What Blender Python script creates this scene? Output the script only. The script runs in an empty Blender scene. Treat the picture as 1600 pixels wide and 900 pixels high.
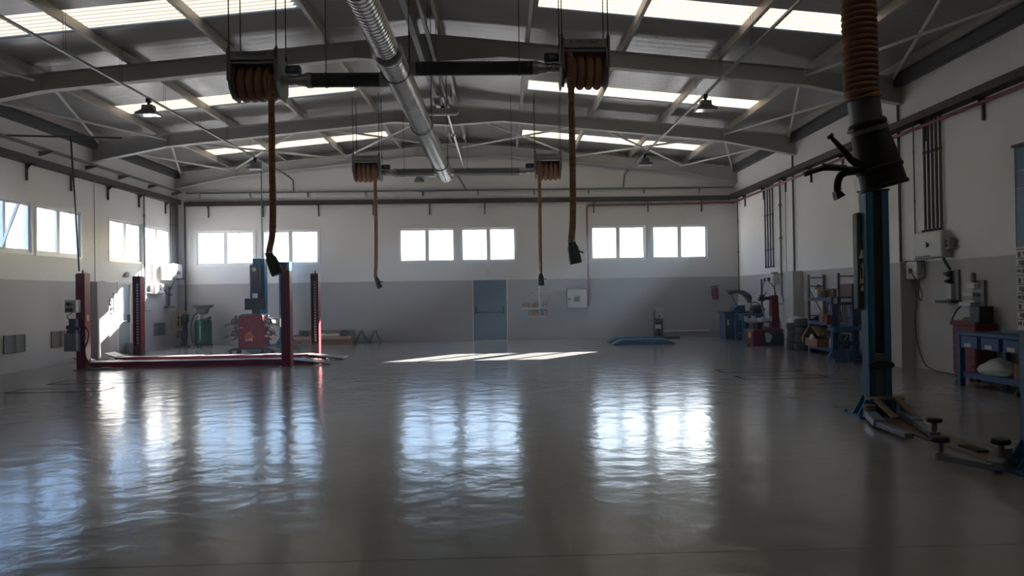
import bpy, bmesh, math, random
from mathutils import Vector as V, Matrix
PI = math.pi
R = math.radians
scene = bpy.context.scene
COL = scene.collection
random.seed(11)

# ------------------------------------------------------------------ camera
F_PX, EYE = 1170.0, 1.63
YAW, PITCH, ROLL = -0.0293, 0.0082, -0.0156
cy, sy, cp, sp = math.cos(YAW), math.sin(YAW), math.cos(PITCH), math.sin(PITCH)
fwd = V((-sy * cp, cy * cp, sp))
right0 = V((cy, sy, 0))
up0 = right0.cross(fwd)
right = right0 * math.cos(ROLL) + up0 * math.sin(ROLL)
up = -right0 * math.sin(ROLL) + up0 * math.cos(ROLL)
cam_data = bpy.data.cameras.new('camera')
cam = bpy.data.objects.new('camera', cam_data)
COL.objects.link(cam)
cam.matrix_world = Matrix(((right.x, up.x, -fwd.x, 0), (right.y, up.y, -fwd.y, 0),
                           (right.z, up.z, -fwd.z, EYE), (0, 0, 0, 1)))
cam_data.sensor_width = 36.0
cam_data.lens = 36.0 * F_PX / 1600.0
cam_data.shift_x = -18.72 / 1600.0
cam_data.clip_end = 400
cam_data.clip_start = 0.05
scene.camera = cam

# ------------------------------------------------------------------ sky, sun, exposure
SUN = V((1.59, 2.06, 1.0)).normalized()          # towards the sun
SKY_STRENGTH = 0.8
SUN_STRENGTH = 60.0
EXPOSURE = 0.2
HAZE = 0.0042
scene.view_settings.view_transform = 'Standard'
scene.view_settings.look = 'None'
scene.view_settings.gamma = 1.0
scene.view_settings.use_curve_mapping = False
scene.view_settings.exposure = EXPOSURE
scene.cycles.use_denoising = True
scene.cycles.max_bounces = 10
scene.cycles.diffuse_bounces = 5
scene.cycles.glossy_bounces = 4
scene.cycles.transmission_bounces = 6
scene.cycles.transparent_max_bounces = 16
scene.cycles.volume_bounces = 0
scene.cycles.sample_clamp_indirect = 8.0

world = bpy.data.worlds.new('sky')
scene.world = world
world.use_nodes = True
nt = world.node_tree
nt.nodes.clear()
w_out = nt.nodes.new('ShaderNodeOutputWorld')
w_bg = nt.nodes.new('ShaderNodeBackground')
w_sky = nt.nodes.new('ShaderNodeTexSky')
w_sky.sky_type = 'NISHITA'
w_sky.sun_disc = False
w_sky.sun_elevation = math.asin(SUN.z)
w_sky.sun_rotation = math.atan2(SUN.x, SUN.y)
w_sky.air_density = 1.0
w_sky.dust_density = 2.0
w_bg.inputs['Strength'].default_value = SKY_STRENGTH
w_tint = nt.nodes.new('ShaderNodeMix')
w_tint.data_type = 'RGBA'
w_tint.blend_type = 'MULTIPLY'
w_tint.inputs[0].default_value = 1.0
w_tint.inputs[7].default_value = (0.80, 0.98, 1.28, 1)
nt.links.new(w_sky.outputs[0], w_tint.inputs[6])
nt.links.new(w_tint.outputs[2], w_bg.inputs[0])
nt.links.new(w_bg.outputs[0], w_out.inputs[0])

sun_l = bpy.data.lights.new('sun', 'SUN')
sun_l.energy = SUN_STRENGTH
sun_l.angle = R(0.53)
sun_l.color = (1.0, 0.975, 0.94)
sun_o = bpy.data.objects.new('sun', sun_l)
COL.objects.link(sun_o)
sun_o.location = (20, 40, 30)
sun_o.rotation_euler = SUN.to_track_quat('Z', 'Y').to_euler()


# ------------------------------------------------------------------ materials
def node_mat(name):
    m = bpy.data.materials.new(name)
    m.use_nodes = True
    n = m.node_tree
    return m, n, n.nodes['Principled BSDF']


def mat(name, col, rough=0.5, metal=0.0, var=0.06, scale=9.0, bump=0.0, spec=0.5, coat=0.0):
    m, n, b = node_mat(name)
    tc = n.nodes.new('ShaderNodeTexCoord')
    no = n.nodes.new('ShaderNodeTexNoise')
    no.inputs['Scale'].default_value = scale
    no.inputs['Detail'].default_value = 4
    n.links.new(tc.outputs['Object'], no.inputs['Vector'])
    mx = n.nodes.new('ShaderNodeMix')
    mx.data_type = 'RGBA'
    mx.inputs[6].default_value = (*[c * (1 - var) for c in col], 1)
    mx.inputs[7].default_value = (*[min(1, c * (1 + var)) for c in col], 1)
    n.links.new(no.outputs['Fac'], mx.inputs[0])
    n.links.new(mx.outputs[2], b.inputs['Base Color'])
    b.inputs['Roughness'].default_value = rough
    b.inputs['Metallic'].default_value = metal
    b.inputs['Specular IOR Level'].default_value = spec
    if coat:
        b.inputs['Coat Weight'].default_value = coat
    if bump:
        bp = n.nodes.new('ShaderNodeBump')
        bp.inputs['Strength'].default_value = bump
        bp.inputs['Distance'].default_value = 0.01
        n.links.new(no.outputs['Fac'], bp.inputs['Height'])
        n.links.new(bp.outputs[0], b.inputs['Normal'])
    return m


def wall_mat():
    m, n, b = node_mat('wall_paint')
    geo = n.nodes.new('ShaderNodeNewGeometry')
    sep = n.nodes.new('ShaderNodeSeparateXYZ')
    n.links.new(geo.outputs['Position'], sep.inputs[0])
    gt = n.nodes.new('ShaderNodeMath')
    gt.operation = 'GREATER_THAN'
    gt.inputs[1].default_value = 2.155
    n.links.new(sep.outputs['Z'], gt.inputs[0])
    no = n.nodes.new('ShaderNodeTexNoise')
    no.inputs['Scale'].default_value = 0.7
    no.inputs['Detail'].default_value = 5
    n.links.new(geo.outputs['Position'], no.inputs['Vector'])
    mx = n.nodes.new('ShaderNodeMix')
    mx.data_type = 'RGBA'
    mx.inputs[6].default_value = (0.50, 0.485, 0.485, 1)
    mx.inputs[7].default_value = (0.86, 0.85, 0.835, 1)
    n.links.new(gt.outputs[0], mx.inputs[0])
    mr = n.nodes.new('ShaderNodeMapRange')
    mr.inputs['To Min'].default_value = 0.93
    mr.inputs['To Max'].default_value = 1.05
    n.links.new(no.outputs['Fac'], mr.inputs['Value'])
    mul = n.nodes.new('ShaderNodeMix')
    mul.data_type = 'RGBA'
    mul.blend_type = 'MULTIPLY'
    mul.inputs[0].default_value = 1.0
    n.links.new(mx.outputs[2], mul.inputs[6])
    n.links.new(mr.outputs[0], mul.inputs[7])
    n.links.new(mul.outputs[2], b.inputs['Base Color'])
    b.inputs['Roughness'].default_value = 0.62
    no2 = n.nodes.new('ShaderNodeTexNoise')
    no2.inputs['Scale'].default_value = 60
    n.links.new(geo.outputs['Position'], no2.inputs['Vector'])
    bp = n.nodes.new('ShaderNodeBump')
    bp.inputs['Strength'].default_value = 1.0
    bp.inputs['Distance'].default_value = 0.010
    n.links.new(no2.outputs['Fac'], bp.inputs['Height'])
    n.links.new(bp.outputs[0], b.inputs['Normal'])
    return m


def floor_mat():
    m, n, b = node_mat('grey_epoxy_floor')
    geo = n.nodes.new('ShaderNodeNewGeometry')
    no = n.nodes.new('ShaderNodeTexNoise')
    no.inputs['Scale'].default_value = 0.55
    no.inputs['Detail'].default_value = 7
    no.inputs['Roughness'].default_value = 0.6
    n.links.new(geo.outputs['Position'], no.inputs['Vector'])
    cr = n.nodes.new('ShaderNodeValToRGB')
    cr.color_ramp.elements[0].position = 0.3
    cr.color_ramp.elements[0].color = (0.28, 0.275, 0.27, 1)
    cr.color_ramp.elements[1].position = 0.72
    cr.color_ramp.elements[1].color = (0.34, 0.335, 0.325, 1)
    n.links.new(no.outputs['Fac'], cr.inputs[0])
    n.links.new(cr.outputs[0], b.inputs['Base Color'])
    no2 = n.nodes.new('ShaderNodeTexNoise')
    no2.inputs['Scale'].default_value = 2.4
    no2.inputs['Detail'].default_value = 6
    n.links.new(geo.outputs['Position'], no2.inputs['Vector'])
    mr = n.nodes.new('ShaderNodeMapRange')
    mr.inputs['From Min'].default_value = 0.3
    mr.inputs['From Max'].default_value = 0.7
    mr.inputs['To Min'].default_value = 0.15
    mr.inputs['To Max'].default_value = 0.17
    n.links.new(no2.outputs['Fac'], mr.inputs['Value'])
    n.links.new(mr.outputs[0], b.inputs['Roughness'])
    b.inputs['Specular IOR Level'].default_value = 0.5
    # trowelled waviness of the resin
    no3 = n.nodes.new('ShaderNodeTexNoise')
    no3.inputs['Scale'].default_value = 2.6
    no3.inputs['Detail'].default_value = 5
    n.links.new(geo.outputs['Position'], no3.inputs['Vector'])
    bp = n.nodes.new('ShaderNodeBump')
    bp.inputs['Strength'].default_value = 1.0
    bp.inputs['Distance'].default_value = 0.010
    n.links.new(no3.outputs['Fac'], bp.inputs['Height'])
    n.links.new(bp.outputs[0], b.inputs['Normal'])
    return m


def roof_mat():
    m, n, b = node_mat('roof_panel_metal')
    geo = n.nodes.new('ShaderNodeNewGeometry')
    sep = n.nodes.new('ShaderNodeSeparateXYZ')
    n.links.new(geo.outputs['Position'], sep.inputs[0])
    mp = n.nodes.new('ShaderNodeMapping')
    mp.inputs['Scale'].default_value = (0.12, 9.0, 0.12)
    n.links.new(geo.outputs['Position'], mp.inputs['Vector'])
    no = n.nodes.new('ShaderNodeTexNoise')
    no.inputs['Scale'].default_value = 1.0
    no.inputs['Detail'].default_value = 5
    n.links.new(mp.outputs[0], no.inputs['Vector'])
    wv = n.nodes.new('ShaderNodeMath')
    wv.operation = 'MULTIPLY'
    wv.inputs[1].default_value = 2 * PI / 0.25
    n.links.new(sep.outputs['Y'], wv.inputs[0])
    sn = n.nodes.new('ShaderNodeMath')
    sn.operation = 'SINE'
    n.links.new(wv.outputs[0], sn.inputs[0])
    ad = n.nodes.new('ShaderNodeMath')
    ad.operation = 'MULTIPLY_ADD'
    ad.inputs[1].default_value = 0.35
    n.links.new(sn.outputs[0], ad.inputs[0])
    n.links.new(no.outputs['Fac'], ad.inputs[2])
    bp = n.nodes.new('ShaderNodeBump')
    bp.inputs['Strength'].default_value = 0.4
    bp.inputs['Distance'].default_value = 0.006
    n.links.new(ad.outputs[0], bp.inputs['Height'])
    n.links.new(bp.outputs[0], b.inputs['Normal'])
    cr = n.nodes.new('ShaderNodeValToRGB')
    cr.color_ramp.elements[0].color = (0.31, 0.305, 0.30, 1)
    cr.color_ramp.elements[1].color = (0.39, 0.385, 0.38, 1)
    n.links.new(no.outputs['Fac'], cr.inputs[0])
    n.links.new(cr.outputs[0], b.inputs['Base Color'])
    b.inputs['Metallic'].default_value = 0.35
    b.inputs['Roughness'].default_value = 0.32
    return m


def skylight_mat():
    m, n, b = node_mat('translucent_roof_sheet')
    out = n.nodes['Material Output']
    geo = n.nodes.new('ShaderNodeNewGeometry')
    sep = n.nodes.new('ShaderNodeSeparateXYZ')
    n.links.new(geo.outputs['Position'], sep.inputs[0])
    ml = n.nodes.new('ShaderNodeMath')
    ml.operation = 'MULTIPLY'
    ml.inputs[1].default_value = 2 * PI / 0.155
    n.links.new(sep.outputs['Y'], ml.inputs[0])
    sn = n.nodes.new('ShaderNodeMath')
    sn.operation = 'SINE'
    n.links.new(ml.outputs[0], sn.inputs[0])
    cr = n.nodes.new('ShaderNodeValToRGB')
    cr.color_ramp.elements[0].position = 0.0
    cr.color_ramp.elements[0].color = (0.145, 0.126, 0.091, 1)
    cr.color_ramp.elements[1].position = 0.45
    cr.color_ramp.elements[1].color = (0.182, 0.159, 0.116, 1)
    mr = n.nodes.new('ShaderNodeMapRange')
    mr.inputs['From Min'].default_value = -1
    n.links.new(sn.outputs[0], mr.inputs['Value'])
    n.links.new(mr.outputs[0], cr.inputs[0])
    tl = n.nodes.new('ShaderNodeBsdfTranslucent')
    n.links.new(cr.outputs[0], tl.inputs[0])
    df = n.nodes.new('ShaderNodeBsdfDiffuse')
    df.inputs[0].default_value = (0.8, 0.76, 0.66, 1)
    ms = n.nodes.new('ShaderNodeMixShader')
    ms.inputs[0].default_value = 0.62
    n.links.new(df.outputs[0], ms.inputs[1])
    n.links.new(tl.outputs[0], ms.inputs[2])
    n.links.new(ms.outputs[0], out.inputs[0])
    return m


def glass_mat():
    m, n, b = node_mat('window_glass')
    out = n.nodes['Material Output']
    tr = n.nodes.new('ShaderNodeBsdfTransparent')
    tr.inputs[0].default_value = (0.96, 0.97, 0.97, 1)
    gl = n.nodes.new('ShaderNodeBsdfGlossy')
    gl.inputs['Roughness'].default_value = 0.02
    ms = n.nodes.new('ShaderNodeMixShader')
    ms.inputs[0].default_value = 0.05
    n.links.new(tr.outputs[0], ms.inputs[1])
    n.links.new(gl.outputs[0], ms.inputs[2])
    n.links.new(ms.outputs[0], out.inputs[0])
    return m


M = {}
M['wall'] = wall_mat()
M['floor'] = floor_mat()
M['roof'] = roof_mat()
M['skylight'] = skylight_mat()
M['glass'] = glass_mat()
M['dado'] = mat('grey_wall_paint', (0.50, 0.485, 0.48), 0.6, var=0.05, scale=2)
M['front_dark'] = mat('dark_unseen_wall', (0.13, 0.13, 0.135), 0.6)  # dark tone chosen to cut light bounced off the unseen front wall
M['ground'] = mat('pale_yard_concrete', (0.45, 0.44, 0.42), 0.9)
M['facade'] = mat('pale_facade', (0.75, 0.78, 0.82), 0.8)
M['steel_white'] = mat('white_painted_steel', (0.64, 0.63, 0.615), 0.5, var=0.05)
M['purlin'] = mat('galvanised_purlin', (0.50, 0.46, 0.42), 0.5, 0.25)
M['galv'] = mat('galvanised_sheet', (0.46, 0.47, 0.48), 0.36, 0.9, var=0.15, scale=14)
M['galv_dark'] = mat('weathered_galvanised', (0.24, 0.25, 0.26), 0.45, 0.75, var=0.2)
M['duct'] = mat('spiral_duct_zinc', (0.50, 0.51, 0.52), 0.30, 0.9, var=0.2, scale=20)
M['tray'] = mat('brown_grey_cable_tray', (0.062, 0.046, 0.045), 0.55, 0.2)
M['gutter'] = mat('dark_steel_channel', (0.12, 0.125, 0.135), 0.45, 0.5)
M['conduit'] = mat('dark_conduit', (0.07, 0.066, 0.07), 0.5)
M['rail'] = mat('grey_steel_rail', (0.22, 0.225, 0.235), 0.4, 0.6)
M['red_pipe'] = mat('red_painted_pipe', (0.23, 0.035, 0.04), 0.4)
M['red'] = mat('red_lift_paint', (0.20, 0.010, 0.018), 0.35)
M['red_bright'] = mat('red_machine_paint', (0.145, 0.007, 0.010), 0.35)
M['alarm_red'] = mat('alarm_red_plastic', (0.19, 0.013, 0.015), 0.4)
M['blue'] = mat('blue_lift_paint', (0.026, 0.125, 0.25), 0.4)
M['blue_dark'] = mat('deep_blue_paint', (0.022, 0.075, 0.18), 0.45)
M['blue_bench'] = mat('blue_bench_paint', (0.026, 0.085, 0.21), 0.45)
M['blue_pale'] = mat('pale_blue_ramp_paint', (0.075, 0.17, 0.26), 0.4)
M['rack_blue'] = mat('blue_shelf_beam', (0.05, 0.065, 0.20), 0.45)
M['black'] = mat('black_rubber', (0.014, 0.014, 0.016), 0.55)
M['black_plastic'] = mat('black_plastic', (0.012, 0.012, 0.015), 0.45)
M['dark_grey'] = mat('dark_grey_plastic', (0.06, 0.06, 0.065), 0.45)
M['mid_grey'] = mat('mid_grey_metal', (0.22, 0.22, 0.225), 0.45, 0.3)
M['arm'] = mat('blue_grey_lift_arm', (0.16, 0.18, 0.215), 0.4, 0.3)
M['light_grey'] = mat('light_grey_plastic', (0.55, 0.545, 0.53), 0.45)
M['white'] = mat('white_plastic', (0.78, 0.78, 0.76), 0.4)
M['alu'] = mat('white_aluminium_frame', (0.85, 0.85, 0.86), 0.4, var=0.03)
M['chrome'] = mat('bright_metal', (0.75, 0.75, 0.76), 0.2, 1.0)
M['brass'] = mat('brass_fitting', (0.5, 0.36, 0.14), 0.35, 0.8)
M['hose'] = mat('orange_brown_hose', (0.34, 0.148, 0.072), 0.55, var=0.12, scale=20)
M['hose_black'] = mat('black_flexible_duct', (0.03, 0.031, 0.038), 0.45, 0.1)
M['reel'] = mat('grey_reel_housing', (0.34, 0.345, 0.35), 0.5, 0.2)
M['door'] = mat('blue_grey_door_paint', (0.16, 0.215, 0.26), 0.42)
M['door_light'] = mat('pale_blue_grey_door', (0.36, 0.42, 0.46), 0.42)
M['vent'] = mat('grey_louvre_paint', (0.17, 0.165, 0.165), 0.5)
M['vent_rust'] = mat('brown_louvre', (0.20, 0.15, 0.125), 0.6)
M['green'] = mat('green_tank_paint', (0.008, 0.065, 0.025), 0.35)
M['yellow'] = mat('yellow_painted_metal', (0.55, 0.37, 0.10), 0.45)
M['amber'] = mat('amber_front', (0.72, 0.36, 0.13), 0.45)
M['card'] = mat('brown_cardboard', (0.28, 0.165, 0.095), 0.8, var=0.1)
M['card_dark'] = mat('dark_cardboard', (0.16, 0.10, 0.065), 0.8, var=0.12)
M['plate'] = mat('grey_floor_plate', (0.17, 0.165, 0.16), 0.4, 0.2)
M['slot'] = mat('dark_joint', (0.012, 0.012, 0.012), 1.0, spec=0.0)
M['tan'] = mat('tan_chequer_plate', (0.20, 0.15, 0.105), 0.5, 0.2)
M['tread'] = mat('grey_runway_tread', (0.34, 0.33, 0.33), 0.5, 0.2, var=0.15, scale=40)
M['plastic_bag'] = mat('cloudy_plastic', (0.62, 0.61, 0.58), 0.35, var=0.15, scale=12, bump=0.6)
M['paper'] = mat('white_sticker', (0.75, 0.75, 0.74), 0.6)
M['lens'] = mat('lamp_lens', (0.82, 0.84, 0.86), 0.08, spec=0.9)
M['teal'] = mat('teal_actuator', (0.02, 0.085, 0.095), 0.4)
M['orange_text'] = mat('orange_lettering', (0.6, 0.2, 0.04), 0.5)
M['cream'] = mat('cream_enamel', (0.6, 0.56, 0.46), 0.45)


# ------------------------------------------------------------------ mesh helpers
class MB:
    """collects shapes into one mesh"""
    def __init__(self):
        self.bm = bmesh.new()
        self.mi = 0

    def m(self, i):
        self.mi = i
        return self

    def face(self, vs):
        try:
            f = self.bm.faces.new(vs)
            f.material_index = self.mi
            return f
        except ValueError:
            return None

    def poly(self, pts):
        return self.face([self.bm.verts.new(p) for p in pts])

    def bx(self, x0, x1, y0, y1, z0, z1, mx=None):
        x0, x1 = min(x0, x1), max(x0, x1)
        y0, y1 = min(y0, y1), max(y0, y1)
        z0, z1 = min(z0, z1), max(z0, z1)
        c = [V((x, y, z)) for z in (z0, z1) for y in (y0, y1) for x in (x0, x1)]
        if mx is not None:
            c = [mx @ p for p in c]
        v = [self.bm.verts.new(p) for p in c]
        for q in ((0, 2, 3, 1), (4, 5, 7, 6), (0, 1, 5, 4), (2, 6, 7, 3), (0, 4, 6, 2), (1, 3, 7, 5)):
            self.face([v[i] for i in q])
        return self

    def bar(self, p0, p1, w, h=None, roll=0.0):
        """a rectangular bar between two points"""
        p0, p1 = V(p0), V(p1)
        h = h or w
        d = p1 - p0
        q = d.to_track_quat('Y', 'Z').to_matrix().to_4x4()
        mx = Matrix.Translation(p0) @ q @ Matrix.Rotation(roll, 4, 'Y')
        return self.bx(-w / 2, w / 2, 0, d.length, -h / 2, h / 2, mx)

    def prism(self, pts, axis, a0, a1):
        """polygon (2-D) extruded along an axis; x: (y,z)  y: (x,z)  z: (x,y)"""
        def p3(p, a):
            return {'x': (a, p[0], p[1]), 'y': (p[0], a, p[1]), 'z': (p[0], p[1], a)}[axis]
        lo = [self.bm.verts.new(p3(p, a0)) for p in pts]
        hi = [self.bm.verts.new(p3(p, a1)) for p in pts]
        n = len(pts)
        self.face(lo)
        self.face(hi[::-1])
        for i in range(n):
            self.face([lo[i], hi[i], hi[(i + 1) % n], lo[(i + 1) % n]])
        return self

    def rings(self, rings, cap0=True, cap1=True, closed=False):
        vr = [[self.bm.verts.new(p) for p in r] for r in rings]
        n = len(vr[0])
        k = len(vr)
        for i in range(k if closed else k - 1):
            a, b = vr[i], vr[(i + 1) % k]
            for j in range(n):
                self.face([a[j], a[(j + 1) % n], b[(j + 1) % n], b[j]])
        if not closed:
            if cap0:
                self.face(vr[0][::-1])
            if cap1:
                self.face(vr[-1])
        return self

    def tube(self, pts, r, n=8, closed=False, caps=True, sx=1.0):
        pts = [V(p) for p in pts]
        k = len(pts)
        rs = r if isinstance(r, (list, tuple)) else [r] * k
        t0 = (pts[1] - pts[0]).normalized()
        ref = V((0, 0, 1)) if abs(t0.z) < 0.9 else V((1, 0, 0))
        nrm = t0.cross(ref).normalized()
        out = []
        for i in range(k):
            if closed:
                t = (pts[(i + 1) % k] - pts[i - 1]).normalized()
            elif i == 0:
                t = t0
            elif i == k - 1:
                t = (pts[-1] - pts[-2]).normalized()
            else:
                t = ((pts[i + 1] - pts[i]).normalized() + (pts[i] - pts[i - 1]).normalized())
                t = t.normalized() if t.length > 1e-6 else (pts[i + 1] - pts[i]).normalized()
            nrm = (nrm - t * nrm.dot(t))
            nrm = nrm.normalized() if nrm.length > 1e-6 else t.orthogonal().normalized()
            bn = t.cross(nrm)
            out.append([pts[i] + (nrm * math.cos(2 * PI * j / n) * sx + bn * math.sin(2 * PI * j / n)) * rs[i] for j in range(n)])
        return self.rings(out, caps, caps, closed)

    def cyl(self, p0, p1, r, r1=None, n=16):
        return self.tube([p0, p1], [r, r if r1 is None else r1], n)

    def lathe(self, prof, origin=(0, 0, 0), axis='z', n=24, caps=True):
        """profile [(radius, height)] turned about an axis through origin"""
        o = V(origin)
        out = []
        for r, h in prof:
            ring = []
            for j in range(n):
                a = 2 * PI * j / n
                c, s = r * math.cos(a), r * math.sin(a)
                ring.append(o + V({'z': (c, s, h), 'x': (h, c, s), 'y': (s, h, c)}[axis]))
            out.append(ring)
        return self.rings(out, caps, caps)

    def torus(self, c, axis, R_, r, n=32, k=10, rib=0.0, nr=0):
        c = V(c)
        out = []
        for i in range(n):
            a = 2 * PI * i / n
            rr = r * (1 + (rib * (1 if i % 2 else -1)))
            ring = []
            for j in range(k):
                b = 2 * PI * j / k
                d, h = R_ + rr * math.cos(b), rr * math.sin(b)
                u, v = d * math.cos(a), d * math.sin(a)
                ring.append(c + V({'x': (h, u, v), 'y': (u, h, v), 'z': (u, v, h)}[axis]))
            out.append(ring)
        return self.rings(out, closed=True)

    def ball(self, c, r, n=12, k=8, s=(1, 1, 1)):
        c = V(c)
        out = []
        for i in range(1, k):
            a = PI * i / k
            out.append([c + V((r * math.sin(a) * math.cos(2 * PI * j / n) * s[0], r * math.sin(a) * math.sin(2 * PI * j / n) * s[1], -r * math.cos(a) * s[2])) for j in range(n)])
        return self.rings(out)

    def text(self, txt, size, mx, depth=0.002, align='CENTER'):
        cu = bpy.data.curves.new('lettering', 'FONT')
        cu.body = txt
        cu.size = size
        cu.extrude = depth
        cu.align_x = align
        cu.align_y = 'CENTER'
        cu.resolution_u = 3
        o = bpy.data.objects.new('lettering', cu)
        me = bpy.data.meshes.new_from_object(o)
        me.transform(mx)
        n0 = len(self.bm.faces)
        self.bm.from_mesh(me)
        self.bm.faces.ensure_lookup_table()
        for f in self.bm.faces[n0:]:
            f.material_index = self.mi
        bpy.data.meshes.remove(me)
        bpy.data.objects.remove(o)
        bpy.data.curves.remove(cu)
        return self


def mesh(name, mb, mats, smooth=0.6):
    bm = mb.bm
    bmesh.ops.recalc_face_normals(bm, faces=bm.faces[:])
    for f in bm.faces:
        f.smooth = True
    for e in bm.edges:
        if len(e.link_faces) != 2 or e.calc_face_angle(0) > smooth:
            e.smooth = False
    me = bpy.data.meshes.new(name)
    bm.to_mesh(me)
    bm.free()
    for x in (mats if isinstance(mats, (list, tuple)) else [mats]):
        me.materials.append(M[x] if isinstance(x, str) else x)
    return me


def obj(name, mb, mats, parent=None, loc=(0, 0, 0), rz=0.0, bev=0.0, label=None, smooth=0.6):
    o = bpy.data.objects.new(name, mesh(name, mb, mats, smooth))
    COL.objects.link(o)
    o.location = loc
    o.rotation_euler = (0, 0, rz)
    if parent:
        o.parent = parent
    if label:
        o['label'] = label
    if bev:
        b = o.modifiers.new('bevel', 'BEVEL')
        b.width = bev
        b.segments = 2
        b.limit_method = 'ANGLE'
    return o


def tag(o, label, cat, group=None, kind=None):
    o['label'] = label
    o['category'] = cat
    if group:
        o['group'] = group
    if kind:
        o['kind'] = kind
    return o


def thing(name, label, cat, loc=(0, 0, 0), rz=0.0, group=None):
    o = bpy.data.objects.new(name, None)
    COL.objects.link(o)
    o.empty_display_size = 0.1
    o.location = loc
    o.rotation_euler = (0, 0, rz)
    return tag(o, label, cat, group)


def struct(name, mb, mats, parent=None, **k):
    o = obj(name, mb, mats, parent, **k)
    if not parent:
        o['kind'] = 'structure'
    return o


def dup(root, loc, rz=None, label=None, group=None):
    r = root.copy()
    COL.objects.link(r)
    r.location = loc
    if rz is not None:
        r.rotation_euler = (0, 0, rz)
    if label:
        r['label'] = label
    if group:
        r['group'] = group
    for ch in list(root.children):
        c = ch.copy()
        COL.objects.link(c)
        c.parent = r
        for g in list(ch.children):
            d = g.copy()
            COL.objects.link(d)
            d.parent = c
    return r


def curve(pts, n=8):
    """Catmull-Rom through the points"""
    p = [V(q) for q in pts]
    p = [p[0] * 2 - p[1]] + p + [p[-1] * 2 - p[-2]]
    out = []
    for i in range(1, len(p) - 2):
        for k in range(n):
            t = k / n
            a, b, c, d = p[i - 1], p[i], p[i + 1], p[i + 2]
            out.append(0.5 * ((2 * b) + (c - a) * t + (2 * a - 5 * b + 4 * c - d) * t * t + (3 * b - a - 3 * c + d) * t ** 3))
    out.append(p[-2])
    return out


def resample(pts, step):
    pts = [V(p) for p in pts]
    out = [pts[0].copy()]
    carry = 0.0
    for a, b in zip(pts, pts[1:]):
        L = (b - a).length
        d = step - carry
        while d <= L:
            out.append(a.lerp(b, d / L))
            d += step
        carry = L - (d - step)
    return out


def ribbed(mb, pts, r, pitch, depth=0.1, n=14):
    """corrugated hose along a path"""
    q = resample(pts, pitch / 4)
    rs = [r * (1 + depth * (0, 0.7, 1, 0.7)[i % 4] - depth) for i in range(len(q))]
    return mb.tube(q, rs, n)


def face_mx(x, y, z, rx=PI / 2, rz=0.0, spin=0.0):
    """text on a vertical face whose outward normal is -y turned by rz"""
    return Matrix.Translation((x, y, z)) @ Matrix.Rotation(rz, 4, 'Z') @ Matrix.Rotation(rx, 4, 'X') @ Matrix.Rotation(spin, 4, 'Z')


# ================================================================== THE SETTING
XL, XR, YB, YF = -11.36, 8.466, 26.70, -3.5
XC = (XL + XR) / 2                                # ridge line
HALF = (XR - XL) / 2
SLOPE = 0.097


def roof_z(x, base=7.20):
    return base - SLOPE * abs(x - XC)


struct('floor', MB().bx(XL - .3, XR + .3, YF - .3, YB + .3, -0.15, 0), 'floor')
struct('outside_ground', MB().bx(-60, 50, -30, 90, -0.6, -0.16), 'ground')


def wall_cells(fix, a_cuts, z_cuts, holes):
    """solid wall between cuts, leaving the holes open; fix(a0,a1,z0,z1) adds one block"""
    for a0, a1 in zip(a_cuts, a_cuts[1:]):
        col = []
        for z0, z1 in zip(z_cuts, z_cuts[1:]):
            am, zm = (a0 + a1) / 2, (z0 + z1) / 2
            if not any(h[0] < am < h[1] and h[2] < zm < h[3] for h in holes):
                if col and abs(col[-1][1] - z0) < 1e-6:
                    col[-1][1] = z1
                else:
                    col.append([z0, z1])
        for z0, z1 in col:
            fix(a0, a1, z0, z1)


WZ0, WZ1 = 2.80, 4.04
BACK_WIN = [(-10.76, -8.70), (-8.47, -6.44), (-3.65, -1.63), (-1.46, .54), (3.18, 5.18), (5.38, 7.42)]
LEFT_WIN = [(16.50, 18.46), (18.63, 20.58), (22.03, 23.99), (24.12, 26.05)]
BACK_DOOR = (-1.05, .19, 0, 2.17)
LEFT_DOOR = (22.45, 23.28, 0, 2.17)
T = 0.22
holes = [(a, b, WZ0, WZ1) for a, b in BACK_WIN] + [BACK_DOOR]
mb = MB()
cuts = sorted({XL - T, XR + T} | {v for h in holes for v in h[:2]})
wall_cells(lambda a, b, c, d: mb.bx(a, b, YB, YB + T, c, d), cuts, [-.15, 0, 2.17, WZ0, WZ1, 6.2], holes)
mb.prism([(XL - T, 6.2), (XR + T, 6.2), (XC, 7.35)], 'y', YB, YB + T)
struct('wall_back', mb, 'wall')
holes = [(a, b, WZ0, WZ1) for a, b in LEFT_WIN] + [LEFT_DOOR]
mb = MB()
cuts = sorted({YF, YB} | {v for h in holes for v in h[:2]})
wall_cells(lambda a, b, c, d: mb.bx(XL - T, XL, a, b, c, d), cuts, [-.15, 0, 2.17, WZ0, WZ1, 6.3], holes)
struct('wall_left', mb, 'wall')
struct('wall_right', MB().bx(XR, XR + T, YF, YB, -.15, 6.3), 'wall')
mb = MB().bx(XL - T, XR + T, YF - T, YF, -.15, 6.2)
mb.prism([(XL - T, 6.2), (XR + T, 6.2), (XC, 7.35)], 'y', YF - T, YF)
struct('wall_front', mb, 'front_dark')  # behind the camera; kept dark so the near hall gets less bounce

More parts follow.
